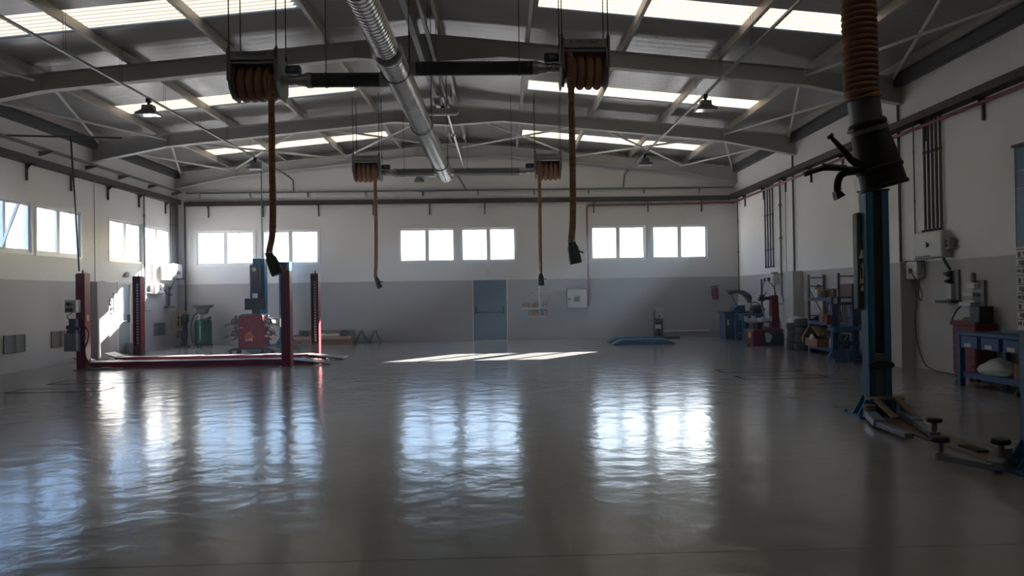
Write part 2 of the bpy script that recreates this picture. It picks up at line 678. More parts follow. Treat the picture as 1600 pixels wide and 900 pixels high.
# roof: two slopes of metal panel with openings for the translucent strips
SKY_Y = [(1.6, 2.55), (7.3, 8.25), (13.0, 13.98), (18.7, 19.62), (24.35, 25.3)]  # first two rows are out of view, added as fill light from the front
SKY_D = (2.2, 8.12)
mb = MB()
ycuts = [YF - .4] + [v for s in SKY_Y for v in s] + [YB + .4]
for side in (-1, 1):
    for i, (a, b) in enumerate(zip(ycuts, ycuts[1:])):
        spans = [(0, HALF + .5)] if i % 2 == 0 else [(0, SKY_D[0]), (SKY_D[1], HALF + .5)]
        for d0, d1 in spans:
            z0, z1 = 7.20 - SLOPE * d0, 7.20 - SLOPE * d1
            mb.prism([(XC + side * d0, z0), (XC + side * d1, z1), (XC + side * d1, z1 + .05), (XC + side * d0, z0 + .05)], 'y', a, b)
struct('ceiling', mb, 'roof')
for side in (-1, 1):
    for a, b in SKY_Y:
        z0, z1 = 7.21 - SLOPE * SKY_D[0], 7.21 - SLOPE * SKY_D[1]
        mb = MB()
        n = 24
        # ribbed sheet: a row of shallow waves along the building
        rows = []
        for k in range(n * 2 + 1):
            y = a + (b - a) * k / (n * 2)
            w = .012 * math.sin(2 * PI * y / .155)
            rows.append([V((XC + side * SKY_D[0], y, z0 + w)), V((XC + side * SKY_D[1], y, z1 + w))])
        vr = [[mb.bm.verts.new(p) for p in r] for r in rows]
        for r0, r1 in zip(vr, vr[1:]):
            mb.face([r0[0], r0[1], r1[1], r1[0]])
        struct('skylight', mb, 'skylight')

# column casings below the paint line
for i, (x0, x1, y0, y1) in enumerate([(XL, XL + .30, 20.8, 21.42), (XR - .30, XR, 20.8, 21.5), (XR - .30, XR, 15.12, 15.85), (XL, XL + .30, 15.12, 15.85)]):
    struct('trim_%d' % (i + 1), MB().bx(x0, x1, y0, y1, 0, 2.16), 'dado', bev=.012)
# dark steel channel along the eaves
for i, (x, s) in enumerate(((XL, 1), (XR, -1))):
    mb = MB()
    mb.bx(x, x + s * .16, YF, YB, 6.10, 6.13).bx(x + s * .13, x + s * .16, YF, YB, 5.86, 6.10).bx(x, x + s * .10, YF, YB, 5.86, 5.885)
    mb.m(1).bx(x, x + s * .30, YF, YB, 6.135, 6.20)
    struct('trim_%d' % (i + 5), mb, ['gutter', 'steel_white'])
struct('floor_joint', MB().bx(XL + .02, XR - .02, 4.66, 4.668, 0, .0012), 'floor')
# thin white strip low at the right of the back wall
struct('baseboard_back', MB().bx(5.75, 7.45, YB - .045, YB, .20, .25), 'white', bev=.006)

# portal frames
FRAME_Y = [-1.6, 4.1, 9.8, 15.5, 21.2, 26.5]


def under(d):
    pts = [(0, 6.43), (1.5, 6.53), (7.85, 5.90), (9.95, 5.48)]
    for (a, za), (b, zb) in zip(pts, pts[1:]):
        if a <= d <= b:
            return za + (zb - za) * (d - a) / (b - a)


for y in FRAME_Y:
    mb = MB()
    w = .10
    for s in (-1, 1):
        ds = [0, 1.5, 7.85, HALF]
        top = [(XC + s * d, 7.02 - SLOPE * d) for d in ds]
        bot = [(XC + s * d, under(d)) for d in ds]
        mb.prism(bot + top[::-1], 'y', y - .006, y + .006)
        for a, b in zip(bot, bot[1:]):
            mb.prism([a, b, (b[0], b[1] + .016), (a[0], a[1] + .016)], 'y', y - w, y + w)
        mb.prism([top[0], top[-1], (top[-1][0], top[-1][1] - .016), (top[0][0], top[0][1] - .016)], 'y', y - w, y + w)
        for d in (.0 if s > 0 else .001, 1.5, 7.85):
            x = XC + s * d
            mb.bx(x - .008, x + .008, y - w + .01, y + w - .01, under(d), 7.02 - SLOPE * d)
    struct('roof_frame', mb, 'steel_white')

# purlins: one along the whole building for each line
for s in (-1, 1):
    for d in (.25, 2.05, 4.05, 6.05, 8.05, 9.65):
        x, z = XC + s * d, 7.02 - SLOPE * d
        mb = MB()
        mb.bx(x - .035, x + .035, YF, YB, z, z + .006).bx(x - s * .035 - .004, x - s * .035 + .004, YF, YB, z, z + .175)
        mb.bx(x - .035, x + .035, YF, YB, z + .165, z + .172)
        struct('purlin', mb, 'purlin')

# wind bracing
def brace(d0, y0, d1, y1, s, dz=-.06):
    p0 = (XC + s * d0, y0, 7.02 - SLOPE * d0 + dz)
    p1 = (XC + s * d1, y1, 7.02 - SLOPE * d1 + dz)
    struct('roof_brace', MB().tube([p0, p1], .032, 8), 'steel_white')


for s in (-1, 1):
    for y0, y1 in ((9.8, 15.5), (15.5, 21.2), (21.2, 26.5)):
        brace(7.85, y0 + .1, 9.7, y1 - .1, s, -.05)
        brace(9.7, y0 + .1, 7.85, y1 - .1, s, -.16)
    for d0, d1 in ((.1, 3.95), (3.95, 7.8)):
        brace(d0, 21.3, d1, 26.4, s, -.10)
        brace(d1, 21.3, d0, 26.4, s, -.18)


# windows: local x along the wall, local -y into the room
def window(num, width, loc, rz, tilt=None):
    t = bpy.data.objects.new('window_%d' % num, None)
    COL.objects.link(t)
    t.location = loc
    t.rotation_euler = (0, 0, rz)
    t['kind'] = 'structure'
    h = WZ1 - WZ0
    w = width / 2
    mb = MB()
    for x0, x1, z0, z1 in ((-w, -w + .05, 0, h), (w - .05, w, 0, h), (-w + .05, w - .05, 0, .05), (-w + .05, w - .05, h - .05, h), (-.03, .03, .05, h - .05)):
        mb.bx(x0, x1, .03, .11, z0, z1)
    for x0, x1, z0, z1 in ((-w - .04, -w + .02, -.04, h + .04), (w - .02, w + .04, -.04, h + .04), (-w + .02, w - .02, h - .02, h + .04), (-w + .02, w - .02, -.04, .02)):
        mb.bx(x0, x1, -.012, .03, z0, z1)
    obj('window_frame', mb, 'alu', t)
    for k, s in enumerate((-1, 1)):
        x0, x1 = (-w + .05, -.03) if s < 0 else (.03, w - .05)
        mb = MB()
        f = .042
        zz0, zz1 = .0, h - .1
        mb.bx(x0, x0 + f, -.03, .03, zz0, zz1).bx(x1 - f, x1, -.03, .03, zz0, zz1)
        mb.bx(x0 + f, x1 - f, -.03, .03, zz0, zz0 + f).bx(x0 + f, x1 - f, -.03, .03, zz1 - f, zz1)
        sash = obj('sash', mb, 'alu', t, loc=(0, .06, .05))
        obj('pane', MB().bx(x0 + f, x1 - f, -.004, .004, zz0 + f, zz1 - f), 'glass', sash)
        xm = (x0 + x1) / 2
        obj('latch', MB().bx(xm - .03, xm + .03, -.055, -.03, zz1 - .05, zz1 - .01), 'light_grey', sash)
        if tilt == k:
            sash.rotation_euler = (R(21), 0, 0)
    return t


for i, (a, b) in enumerate(BACK_WIN):
    window(i + 1, b - a, ((a + b) / 2, YB, WZ0), 0)
for i, (a, b) in enumerate(LEFT_WIN):
    window(i + 7, b - a, (XL, (a + b) / 2, WZ0), PI / 2, tilt=0 if i == 0 else None)

# the back door: grey-blue steel leaf with a panic bar
d = bpy.data.objects.new('door_1', None)
COL.objects.link(d)
d.location = (-.43, YB, 0)
d['kind'] = 'structure'
mb = MB().bx(-.62, -.597, -.006, T - .02, 0, 2.17).bx(.597, .62, -.006, T - .02, 0, 2.17).bx(-.597, .597, .03, T - .02, 2.155, 2.17)
obj('door_frame', mb, 'alu', d)
leaf = obj('door_leaf', MB().bx(-.596, .596, .02, .07, .002, 2.154), 'door', d, bev=.006)
mb = MB().tube([(-.5, -.05, 1.0), (.5, -.05, 1.0)], .018, 10)
mb.bx(-.53, -.47, -.07, .02, .96, 1.22).bx(.44, .50, -.07, .02, .96, 1.22)
obj('panic_bar', mb, 'black_plastic', leaf, bev=.006)
# the side door with a slit window
d = bpy.data.objects.new('door_2', None)
COL.objects.link(d)
d.location = (XL, 22.865, 0)
d.rotation_euler = (0, 0, PI / 2)
d['kind'] = 'structure'
mb = MB().bx(-.415, -.36, -.015, T - .02, 0, 2.17).bx(.36, .415, -.015, T - .02, 0, 2.17).bx(-.36, .36, -.015, T - .02, 2.11, 2.17)
obj('door_frame', mb, 'light_grey', d)
mb = MB().bx(-.355, .355, .03, .08, .01, 1.0).bx(-.355, .355, .03, .08, 1.02, 1.25).bx(-.355, -.06, .03, .08, 1.25, 2.0).bx(.06, .355, .03, .08, 1.25, 2.0)
mb.bx(-.355, .355, .03, .08, 2.0, 2.105)
leaf = obj('door_leaf', mb, 'door_light', d)
obj('pane', MB().bx(-.06, .06, .05, .06, 1.25, 2.0), 'glass', leaf)
mb = MB().bx(.22, .34, .0, .03, .96, 1.2).tube([(.28, -.05, 1.06), (.16, -.05, 1.06)], .014, 8).cyl((.28, .02, 1.06), (.28, -.055, 1.06), .014, n=8)
obj('door_handle', mb, 'black_plastic', leaf, bev=.004)

# what shows beyond the side windows
bt = thing('neighbouring_building', 'pale building with piers standing beyond the left side windows', 'building', (-17.5, 24, -.16))
obj('wall', MB().bx(-3, 0, -12, 16, 0, 4.5), 'facade', bt)
for y, z in ((1.2, 4.3), (3.9, 4.6), (9.2, 4.4), (12.2, 4.5)):
    obj('pier', MB().bx(0.0, 1.2, y, y + .5, 0, z), 'facade', bt)
obj('canopy', MB().bx(0, 1.3, -8, 15, 3.35, 3.55), 'facade', bt)

# thin haze in the hall air, in which the sunbeams show
hz = MB().bx(XL - .05, XR + .05, YF - .05, YB + .05, -.02, 7.6)
m = bpy.data.materials.new('thin_haze')
m.use_nodes = True
m.node_tree.nodes.clear()
ho = m.node_tree.nodes.new('ShaderNodeOutputMaterial')
hv = m.node_tree.nodes.new('ShaderNodeVolumeScatter')
hv.inputs['Color'].default_value = (0.55, 0.77, 1.0, 1)
hv.inputs['Density'].default_value = HAZE
hv.inputs['Anisotropy'].default_value = 0.74
m.node_tree.links.new(hv.outputs[0], ho.inputs['Volume'])
M['haze'] = m
hz = obj('haze', hz, 'haze')
tag(hz, 'thin haze filling the air of the hall', 'haze', kind='stuff')


# ================================================================== WALL SERVICES
# cable trays with their brackets (each tray is carried by its own brackets)
def tray(label, loc, rz, length, spots, w=.22):
    t = thing('cable_tray', label, 'cable tray', loc, rz, 'cable trays round the walls')
    mb = MB()
    mb.bx(0, length, -w, 0, 0, .012).bx(0, length, -w, -w + .006, 0, .15).bx(0, length, -.010, -.002, 0, .15)
    mb.bx(0, length, -w - .004, -w + .012, .145, .157)
    obj('channel', mb, 'tray', t)
    for x in spots:
        b = MB().bx(x - .02, x + .02, -.05, -.002, -.40, -.002).bx(x - .02, x + .02, -w - .03, -.05, -.035, -.002)
        b.prism([(-.05, -.035), (-.14, -.035), (-.05, -.13)], 'x', x - .004, x + .004)
        obj('bracket', b, 'conduit', t)
    return t


LY = [12.7 + 1.85 * k for k in range(8)]
tray('dark cable tray along the left wall above the side windows', (XL, YF + .2, 4.94), PI / 2, YB - YF - .45, [y - YF - .2 for y in LY], .22)
tray('dark cable tray along the right wall above the red pipe', (XR, YB - .02, 4.94), -PI / 2, YB - YF - .3, [YB - .02 - y for y in (25.62, 23.78, 21.92, 20.08, 18.2, 16.4, 14.6, 12.8, 11)], .22)
tray('thin dark cable tray across the back wall above the windows', (XL + .24, YB, 4.90), 0, XR - XL - .48, [x - XL - .24 for x in (-10.3, -8.4, -6.45, -4.53, -2.53, -.57, 1.37, 3.32, 5.27, 7.2)], .12)

# thin rail with triangular brackets round the left and back walls
t = thing('pipe_rail', 'thin grey rail with triangular brackets high on the left wall', 'rail', (XL, YF + .3, 5.36), PI / 2, 'rails high on the walls')
L = YB - YF - .5
obj('bar', MB().bx(0, L, -.20, -.14, -.02, .05), 'rail', t)
for y in (12.9, 14.9, 16.9, 18.8, 20.85, 22.6, 24.5, 26.2):
    x = y - YF - .3
    obj('bracket', MB().prism([(-.002, -.02), (-.34, -.02), (-.30, -.055), (-.002, -.13)], 'x', x - .03, x + .03), 'rail', t)
t = thing('pipe_rail', 'thin grey rail crossing the back wall just under the roof frame', 'rail', (XL + .3, YB, 5.36), 0, 'rails high on the walls')
obj('bar', MB().bx(0, XR - XL - .4, -.10, -.05, -.03, .02), 'rail', t)
for x in (-10.6, -8.83, -6.82, -4.78, -2.77, -.8, 1.2, 3.15, 5.14, 7.15):
    q = x - XL - .3
    obj('bracket', MB().prism([(-.002, -.03), (-.12, -.03), (-.002, -.19)], 'x', q - .02, q + .02), 'rail', t)

# red sprinkler pipe: along the right wall, round the corner, down to the hose cabinet
mb = MB()
px = XR - .07
mb.tube([(px, YF + .3, 4.88), (px, YB - .09, 4.82), (px - .05, YB - .07, 4.80), (3.12, YB - .06, 4.76), (3.07, YB - .06, 4.70), (3.07, YB - .06, 1.32), (3.06, YB - .07, 1.22), (3.0, YB - .08, 1.16)], .032, 10)
for y in (3, 6, 9, 12.8, 16.4, 20, 23.8):
    mb.bx(px - .04, XR, y - .015, y + .015, 4.83, 4.86)
for z in (4.3, 3.2, 2.3):
    mb.bx(3.03, 3.11, YB - .10, YB, z - .015, z + .015)
tag(obj('fire_pipe', mb, 'red_pipe'), 'red fire pipe along the right and back walls down to the white hose cabinet', 'pipe')


# bundles of vertical conduits
def conduits(n, p0, p1, z0, z1, label, group, r=.024, clips=()):
    for k in range(n):
        f = k / (n - 1) if n > 1 else 0
        x, y = p0[0] + (p1[0] - p0[0]) * f, p0[1] + (p1[1] - p0[1]) * f
        mb = MB().tube([(x, y, z0), (x, y, z1)], r, 10)
        for z in clips:
            mb.cyl((x, y, z - .02), (x, y, z + .02), r * 1.5, n=10)
        tag(obj('conduit', mb, 'conduit'), label, 'conduit', group)


xr = XR - .05
conduits(5, (xr, 14.60), (xr, 14.06), 2.72, 4.94, 'dark conduit in the row of five above the large right wall switch box', 'five conduits above the right wall switch box', clips=(2.74, 4.3))
conduits(4, (xr, 23.62), (xr, 22.95), 2.34, 4.94, 'dark conduit in the row of four on the wall above the tyre changer', 'four conduits on the far right wall', clips=(2.36, 2.9, 4.0))
conduits(5, (XL + .05, 25.95), (XL + .05, 26.5), 2.87, 4.94, 'dark vertical conduit in the row of five in the far left corner', 'five conduits in the left corner', clips=(4.2,))


def pipe(label, pts, r=.02, m='conduit', name='wall_pipe', clips=()):
    mb = MB().tube(pts, r, 8)
    for c in clips:
        mb.ball(c, r * 1.8, 8, 6)
    return tag(obj(name, mb, m), label, 'pipe')


pipe('hairline seam cover running up the left wall from the column casing to the tray', [(XL + .006, 21.25, 2.17), (XL + .006, 21.25, 4.9)], .007, 'rail', 'seam_cover')
pipe('thin dark pipe down the right corner of the back wall', [(XR - .06, 26.35, 4.94), (XR - .06, 26.35, 1.62)], .022, clips=[(XR - .06, 26.35, 4.1), (XR - .06, 26.35, 3)])
pipe('grey pipe down the right wall between the socket box and the red alarm box', [(XR - .06, 22.3, 4.9), (XR - .06, 22.3, 1.45)], .032, 'rail', clips=[(XR - .06, 22.3, z) for z in (4.2, 3.2, 2.1)])
pipe('hairline dark cable down the right wall to the red alarm box', [(XR - .03, 21.95, 4.9), (XR - .03, 21.95, 1.7)], .009)
pipe('dark pipe rising from the first column casing on the right wall', [(XR - .05, 15.55, 2.165), (XR - .05, 15.55, 5.86)], .03)
pipe('dark pipe rising from the far column casing on the right wall', [(XR - .05, 21.3, 2.165), (XR - .05, 21.3, 5.86)], .03)
pipe('thin dark cable pipe down the right wall beside the five conduits', [(XR - .04, 15.0, 4.94), (XR - .04, 15.0, 2.1), (XR - .04, 15.0, 1.22), (XR - .04, 15.32 - .35, 1.2)], .013, clips=[(XR - .04, 15.0, z) for z in (4.4, 3.4)])
pipe('dark pipe down the back wall beside the left corner', [(-11.12, YB - .05, 4.9), (-11.12, YB - .05, .06)], .028)
pipe('grey pipe down the left wall between the third and fourth side windows', [(XL + .06, 24.05, 4.94), (XL + .06, 24.05, 1.3), (XL + .06, 24.35, 1.3)], .028, 'rail', clips=[(XL + .06, 24.05, z) for z in (4.3, 2.2)])

# power drop over the red lift and its carrying rod
mb = MB().tube([(XL + .02, 17.5, 5.46), (-10.2, 17.7, 5.46), (-8.9, 17.9, 5.46)], .022, 8)
mb.tube([(-10.0, 17.74, 5.46), (-9.97, 17.97, 2.33)], .02, 8)
tag(obj('power_drop', mb, 'conduit'), 'dark rod and cable pipe dropping from the left wall onto the red lift post', 'pipe')
# power drop over the blue lift behind
pipe('thin grey pipe dropping from the lamp rail to the far blue lift post', [(-7.42, 23.45, 5.88), (-7.42, 23.45, 2.9)], .02, 'rail', 'power_drop')


# ------------------------------------------------------------------ wall boxes, right wall (local -y faces the room)
def wall_thing(name, label, cat, y, z, side='R', group=None):
    if side == 'R':
        return thing(name, label, cat, (XR, y, z), -PI / 2, group)
    if side == 'L':
        return thing(name, label, cat, (XL, y, z), PI / 2, group)
    return thing(name, label, cat, (y, YB, z), 0, group)


t = wall_thing('switch_box', 'large pale grey switch box under the five conduits on the right wall', 'electric box', 14.3, 2.20)
obj('box', MB().bx(-.50, .50, -.22, 0, 0, .52), 'light_grey', t, bev=.035)
mb = MB().cyl((.06, -.222, .26), (.06, -.245, .26), .035, n=16).bx(.052, .068, -.26, -.245, .20, .32).bx(0, .12, -.26, -.245, .252, .268)
obj('rotary_switch', mb, 'black_plastic', t)
mb = MB()
for k in range(5):
    mb.cyl((-.28 + k * .135, -.11, .52), (-.28 + k * .135, -.11, .57), .036, n=10)
obj('cable_glands', mb, 'black_plastic', t)
mb = MB()
for k in range(6):
    mb.bx(-.38 + k * .09, -.33 + k * .09, -.224, -.219, .03, .06)
obj('sticker_row', mb, 'dark_grey', t)
mb = MB().bx(.50, .64, -.16, -.02, .15, .36)
mb.m(1).cyl((.57, -.165, .30), (.57, -.19, .30), .03, n=10).cyl((.57, -.165, .21), (.57, -.19, .21), .03, n=10)
obj('side_socket', mb, ['mid_grey', 'black_plastic'], t, bev=.01)

t = wall_thing('socket_box', 'pale socket box beside the first column casing under the thin cable pipe', 'electric box', 15.02, 1.83)
obj('box', MB().bx(-.12, .30, -.18, 0, -.02, .34), 'light_grey', t, bev=.03)
mb = MB().bx(-.26, -.10, -.2, 0, .20, .36).bx(.10, .30, -.18, -.02, .325, .35)
mb.cyl((.08, -.162, .15), (.08, -.20, .15), .055, n=14)
obj('sockets', mb, 'black_plastic', t)
obj('lid', MB().bx(-.26, -.12, -.19, -.02, .0, .19), 'white', t, bev=.01)
mb = MB().tube(curve([(.08, -.2, .15), (.2, -.22, .08), (.29, -.16, -.1), (.36, -.12, -.3), (.30, -.10, -.45), (.22, -.10, -.38), (.25, -.12, -.2), (.29, -.08, .2), (.28, -.06, .33)]), .012, 6)
obj('cable_loop', mb, 'black', t)

t = wall_thing('service_strip', 'upright grey service panel with black couplings hanging below the large switch box', 'service panel', 13.78, 1.34)
obj('backplate', MB().bx(-.16, .20, -.05, 0, .06, .62), 'mid_grey', t, bev=.008)
mb = MB().cyl((0, -.12, .58), (0, -.12, .50), .05).cyl((0, -.12, .44), (0, -.12, .38), .06).cyl((-.04, -.05, .55), (-.04, -.17, .55), .035)
mb.bx(-.03, .03, -.1, -.05, .36, .6)
obj('couplings', mb, 'black_plastic', t)
obj('gauge_column', MB().bx(-.07, .09, -.12, -.05, .08, .36), 'light_grey', t, bev=.01)
obj('shelf', MB().bx(-.30, .22, -.20, 0, .0, .05), 'black_plastic', t, bev=.008)
obj('feed_hose', MB().tube(curve([(.05, -.1, .62), (-.02, -.14, .75), (-.12, -.14, .88)]), .028, 8), 'black', t)

t = wall_thing('air_regulator', 'stepped pale air regulator above the red tool trolley', 'air regulator', 13.08, 1.27)
obj('backplate', MB().bx(-.08, .24, -.06, 0, .0, .48), 'mid_grey', t, bev=.006)
mb = MB().bx(-.10, .14, -.16, -.06, .33, .44).bx(-.16, .14, -.2, -.06, .20, .27).bx(-.20, .14, -.24, -.06, .02, .10)
mb.prism([(-.22, -.02), (.13, .0), (.13, .12), (-.1, .15)], 'y', -.16, -.06)
obj('valve_blocks', mb, 'light_grey', t, bev=.012)
obj('filter_bowl', MB().lathe([(.03, .44), (.045, .47), (.045, .60), (.03, .62)], (.02, -.1, 0), n=14), 'mid_grey', t)
obj('air_line', MB().tube(curve([(-.16, -.2, .04), (-.26, -.24, -.06), (-.36, -.25, -.2), (-.40, -.25, -.30)]), .012, 6), 'black', t)

t = wall_thing('socket_box', 'pale socket box on the far right wall below the four conduits, behind the tyre changer', 'electric box', 23.0, 1.84)
obj('box', MB().bx(-.34, .34, -.18, 0, 0, .30), 'light_grey', t, bev=.03)
mb = MB().cyl((.05, -.18, .13), (.05, -.25, .13), .06).ball((-.42, -.12, .12), .085).bx(.12, .32, -.16, -.02, .30, .34)
obj('sockets', mb, 'black_plastic', t)
mb = MB().tube(curve([(.05, -.24, .13), (.2, -.25, .05), (.30, -.16, -.1), (.36, -.12, -.3), (.30, -.1, -.45), (.22, -.1, -.36), (.25, -.1, -.15), (.34, -.1, .1)]), .012, 6)
mb.tube(curve([(-.42, -.12, .12), (-.55, -.16, 0), (-.62, -.2, -.4), (-.66, -.2, -.8), (-.72, -.2, -1.1)]), .012, 6)
obj('cable_loop', mb, 'black', t)


def alarm(label, y, z, side):
    t = wall_thing('alarm_box', label, 'alarm box', y, z, side, 'red fire alarm boxes')
    x = -.08 if side == 'L' else .08
    obj('box', MB().bx(-.11, .11, -.13, 0, -.11, .11), 'alarm_red', t, bev=.015)
    obj('call_point', MB().bx(-.06, .06, -.136, -.129, -.05, .06), 'white' if side == 'R' else 'dark_grey', t)
    return t


alarm('red fire alarm box on the right wall beside the far column casing', 21.78 + .02, 1.60, 'R')
alarm('red fire alarm box on the left wall behind the red lift', 21.72, 1.59, 'L')
pipe('thin grey cable pipe rising from the alarm box on the left wall', [(XL + .03, 21.72, 1.70), (XL + .03, 21.72, 2.17), (XL + .03, 21.5, 2.19)], .012, 'rail')
pipe('dark cable curving down the right wall and along the floor to the tool trolley', curve([(8.40, 15.0, 1.2), (8.42, 15.04, .9), (8.42, 14.98, .5), (8.40, 14.7, .12), (8.36, 14.3, .03), (8.34, 13.8, .02), (8.33, 13.45, .02)]), .010, 'black', 'floor_cable')

t = wall_thing('manual_valves', 'column of small brass valves on the left wall beside the side door', 'valves', 22.12, 1.28, 'L')
obj('riser', MB().cyl((0, -.06, -.02), (0, -.06, .58), .018, n=8).bx(-.03, .03, -.06, 0, .1, .14).bx(-.03, .03, -.06, 0, .42, .46), 'mid_grey', t)
for k, z in enumerate((.02, .15, .28, .40)):
    mb = MB().cyl((0, -.06, z), (.14, -.10, z), .018, n=8).bar((.08, -.09, z + .02), (.2, -.14, z - .05), .02)
    obj('valve', mb, 'brass', t)

t = wall_thing('emergency_light', 'small white emergency light above the side door', 'light', 23.08, 2.33, 'L')
obj('body', MB().bx(-.15, .15, -.10, 0, 0, .16), 'white', t, bev=.02)
obj('diffuser', MB().bx(-.12, .06, -.112, -.099, .03, .13), 'light_grey', t)

# left corner electric boxes
t = wall_thing('switch_box', 'white switch box under the conduits in the far left corner', 'electric box', 26.15, 2.36, 'L')
obj('box', MB().bx(-.38, .38, -.20, 0, 0, .50), 'white', t, bev=.03)
obj('rotary_switch', MB().cyl((0, -.2, .2), (0, -.25, .2), .07).bx(-.02, .02, -.28, -.25, .12, .28), 'dark_grey', t)
mb = MB()
for k in range(5):
    mb.cyl((-.22 + k * .13, -.1, .5), (-.22 + k * .13, -.1, .54), .034, n=10)
obj('cable_glands', mb, 'black_plastic', t)
obj('shelf', MB().bx(-.3, .46, -.24, 0, -.035, -.002), 'dark_grey', t)
t = wall_thing('cable_box', 'upright white cable box left of the corner switch box', 'electric box', 25.45, 2.28, 'L')
obj('box', MB().bx(-.22, .16, -.24, 0, 0, .50), 'white', t, bev=.02)
obj('side_plate', MB().bx(.16, .20, -.20, -.04, .12, .40), 'dark_grey', t)
t = wall_thing('socket_box', 'rounded white socket box on the left wall beside the far red lift post', 'electric box', 24.82, 1.80, 'L')
obj('box', MB().bx(-.36, .36, -.18, 0, 0, .36), 'white', t, bev=.06)
obj('rotary_switch', MB().cyl((.02, -.18, .18), (.02, -.2, .18), .022, n=10), 'dark_grey', t)
obj('rod', MB().cyl((-.36, -.09, .06), (-.75, -.09, .06), .012, n=8).ball((-.76, -.09, .06), .03, 8, 6), 'chrome', t)
mb = MB().tube(curve([(.36, -.1, .25), (.5, -.14, .1), (.6, -.16, .0), (.7, -.16, .1), (.85, -.2, .3), (1.1, -.26, .6), (1.3, -.28, .74)]), .016, 6)
obj('cable_loop', mb, 'black', t)
t = wall_thing('service_strip', 'upright dark service panel with couplings in the far left corner', 'service panel', 25.75, 1.36, 'L')
obj('backplate', MB().bx(-.10, .16, -.05, 0, .03, .72), 'mid_grey', t, bev=.006)
mb = MB().cyl((0, -.11, .62), (0, -.11, .70), .05).cyl((.02, -.11, .40), (.02, -.11, .46), .055).bx(-.03, .03, -.09, -.05, .08, .7)
obj('couplings', mb, 'black_plastic', t)
obj('shelf', MB().bx(-.26, .24, -.16, 0, 0, .035), 'black_plastic', t)

# ventilation louvres in the left wall
for k, (y, m, lab) in enumerate(((17.76, 'vent', 'grey double louvre low on the left wall nearest the camera'), (19.56, 'vent_rust', 'brownish double louvre low on the left wall in front of the red lift post'), (25.12, 'vent', 'grey double louvre low on the left wall beyond the side door'))):
    t = wall_thing('wall_vent', lab, 'vent', y, .45, 'L', 'double louvres in the left wall')
    for s in (-1, 1):
        x0, x1 = (-.38, -.02) if s < 0 else (.02, .38)
        mb = MB()
        for a, b, c, d2 in ((x0, x0 + .025, 0, .42), (x1 - .025, x1, 0, .42), (x0 + .025, x1 - .025, 0, .025), (x0 + .025, x1 - .025, .395, .42)):
            mb.bx(a, b, -.03, 0, c, d2)
        mb.bx(x0 + .025, x1 - .025, -.004, 0, .025, .395)
        for q in range(11):
            z = .035 + q * .033
            mb.prism([(-.026, z), (-.022, z), (-.004, z + .026), (-.008, z + .026)], 'x', x0 + .025, x1 - .025)
        obj('louvre', mb, m, t)

# ------------------------------------------------------------------ back wall
t = wall_thing('hose_cabinet', 'white fire hose cabinet with a small square window on the back wall', 'cabinet', 2.66, 1.09, 'B')
obj('frame', MB().bx(-.37, .37, -.16, 0, 0, .70), 'red_pipe', t, bev=.008)
mb = MB()
for a, b, c, d2 in ((-.345, -.115, .025, .675), (.115, .345, .025, .675), (-.115, .115, .025, .235), (-.115, .115, .455, .675)):
    mb.bx(a, b, -.178, -.162, c, d2)
door = obj('door', mb, 'white', t)
obj('pane', MB().bx(-.115, .115, -.172, -.163, .235, .455), 'mid_grey', door, label='grey square glass of the cabinet door')
mb = MB().torus((0, -.178, .345), 'y', .06, .012, 16, 6).cyl((0, -.172, .345), (0, -.184, .345), .02, n=10)
obj('hose_wheel', mb, 'dark_grey', door)
obj('latch', MB().bx(-.325, -.245, -.19, -.177, .30, .38), 'dark_grey', door, bev=.008)

t = wall_thing('fire_extinguisher', 'red fire extinguisher hanging on the right end of the back wall', 'fire extinguisher', 7.62, 1.33, 'B')
obj('cylinder', MB().lathe([(.03, .0), (.095, .02), (.10, .06), (.10, .36), (.07, .43), (.035, .455)], (0, -.13, 0), n=20), 'alarm_red', t)
obj('valve', MB().cyl((0, -.13, .455), (0, -.13, .50), .022, n=10).bar((0, -.13, .49), (.09, -.16, .52), .018).bar((0, -.13, .47), (.09, -.16, .47), .015), 'black_plastic', t)
obj('hose', MB().tube(curve([(-.02, -.14, .47), (-.11, -.14, .46), (-.13, -.15, .34), (-.115, -.16, .12)]), .014, 8), 'black', t)
obj('wall_bracket', MB().bx(-.03, .03, -.035, 0, .1, .44), 'mid_grey', t)

# charging shelves: two bars with seven small amber-fronted units
t = wall_thing('charging_shelf', 'two pale wall shelves joined by a white cable duct on the back wall', 'shelf', 1.15, .80, 'B')
obj('upper_shelf', MB().bx(-.45, .45, -.14, 0, .29, .345), 'white', t, bev=.005)
obj('lower_shelf', MB().bx(-.26, .43, -.14, 0, .0, .055), 'white', t, bev=.005)
obj('cable_duct', MB().bx(.14, .21, -.05, 0, .055, .29).bx(.14, .21, -.05, 0, .345, 1.36), 'white', t)
for (dx, dz, lab) in ((-.355, .346, 'amber-fronted charger at the left end of the upper wall shelf'), (-.155, .346, 'amber-fronted charger second from the left on the upper wall shelf'),
                      (.06, .346, 'amber-fronted charger left of the white duct on the upper wall shelf'), (.365, .346, 'amber-fronted charger at the right end of the upper wall shelf'),
                      (-.155, .056, 'amber-fronted charger at the left end of the lower wall shelf'), (.06, .056, 'amber-fronted charger left of the white duct on the lower wall shelf'),
                      (.365, .056, 'amber-fronted charger at the right end of the lower wall shelf')):
    c = thing('charger', lab, 'charger', (1.15 + dx, YB - .085, .80 + dz), 0, 'amber chargers on the wall shelves')
    obj('case', MB().bx(-.075, .075, -.05, .05, 0, .185), 'dark_grey', c, bev=.012)
    obj('front_panel', MB().bx(-.058, .058, -.056, -.049, .105, .165).bx(-.058, .058, -.056, -.049, .02, .08), 'amber', c)
    obj('display', MB().bx(-.058, .058, -.054, -.049, .082, .103), 'card_dark', c)
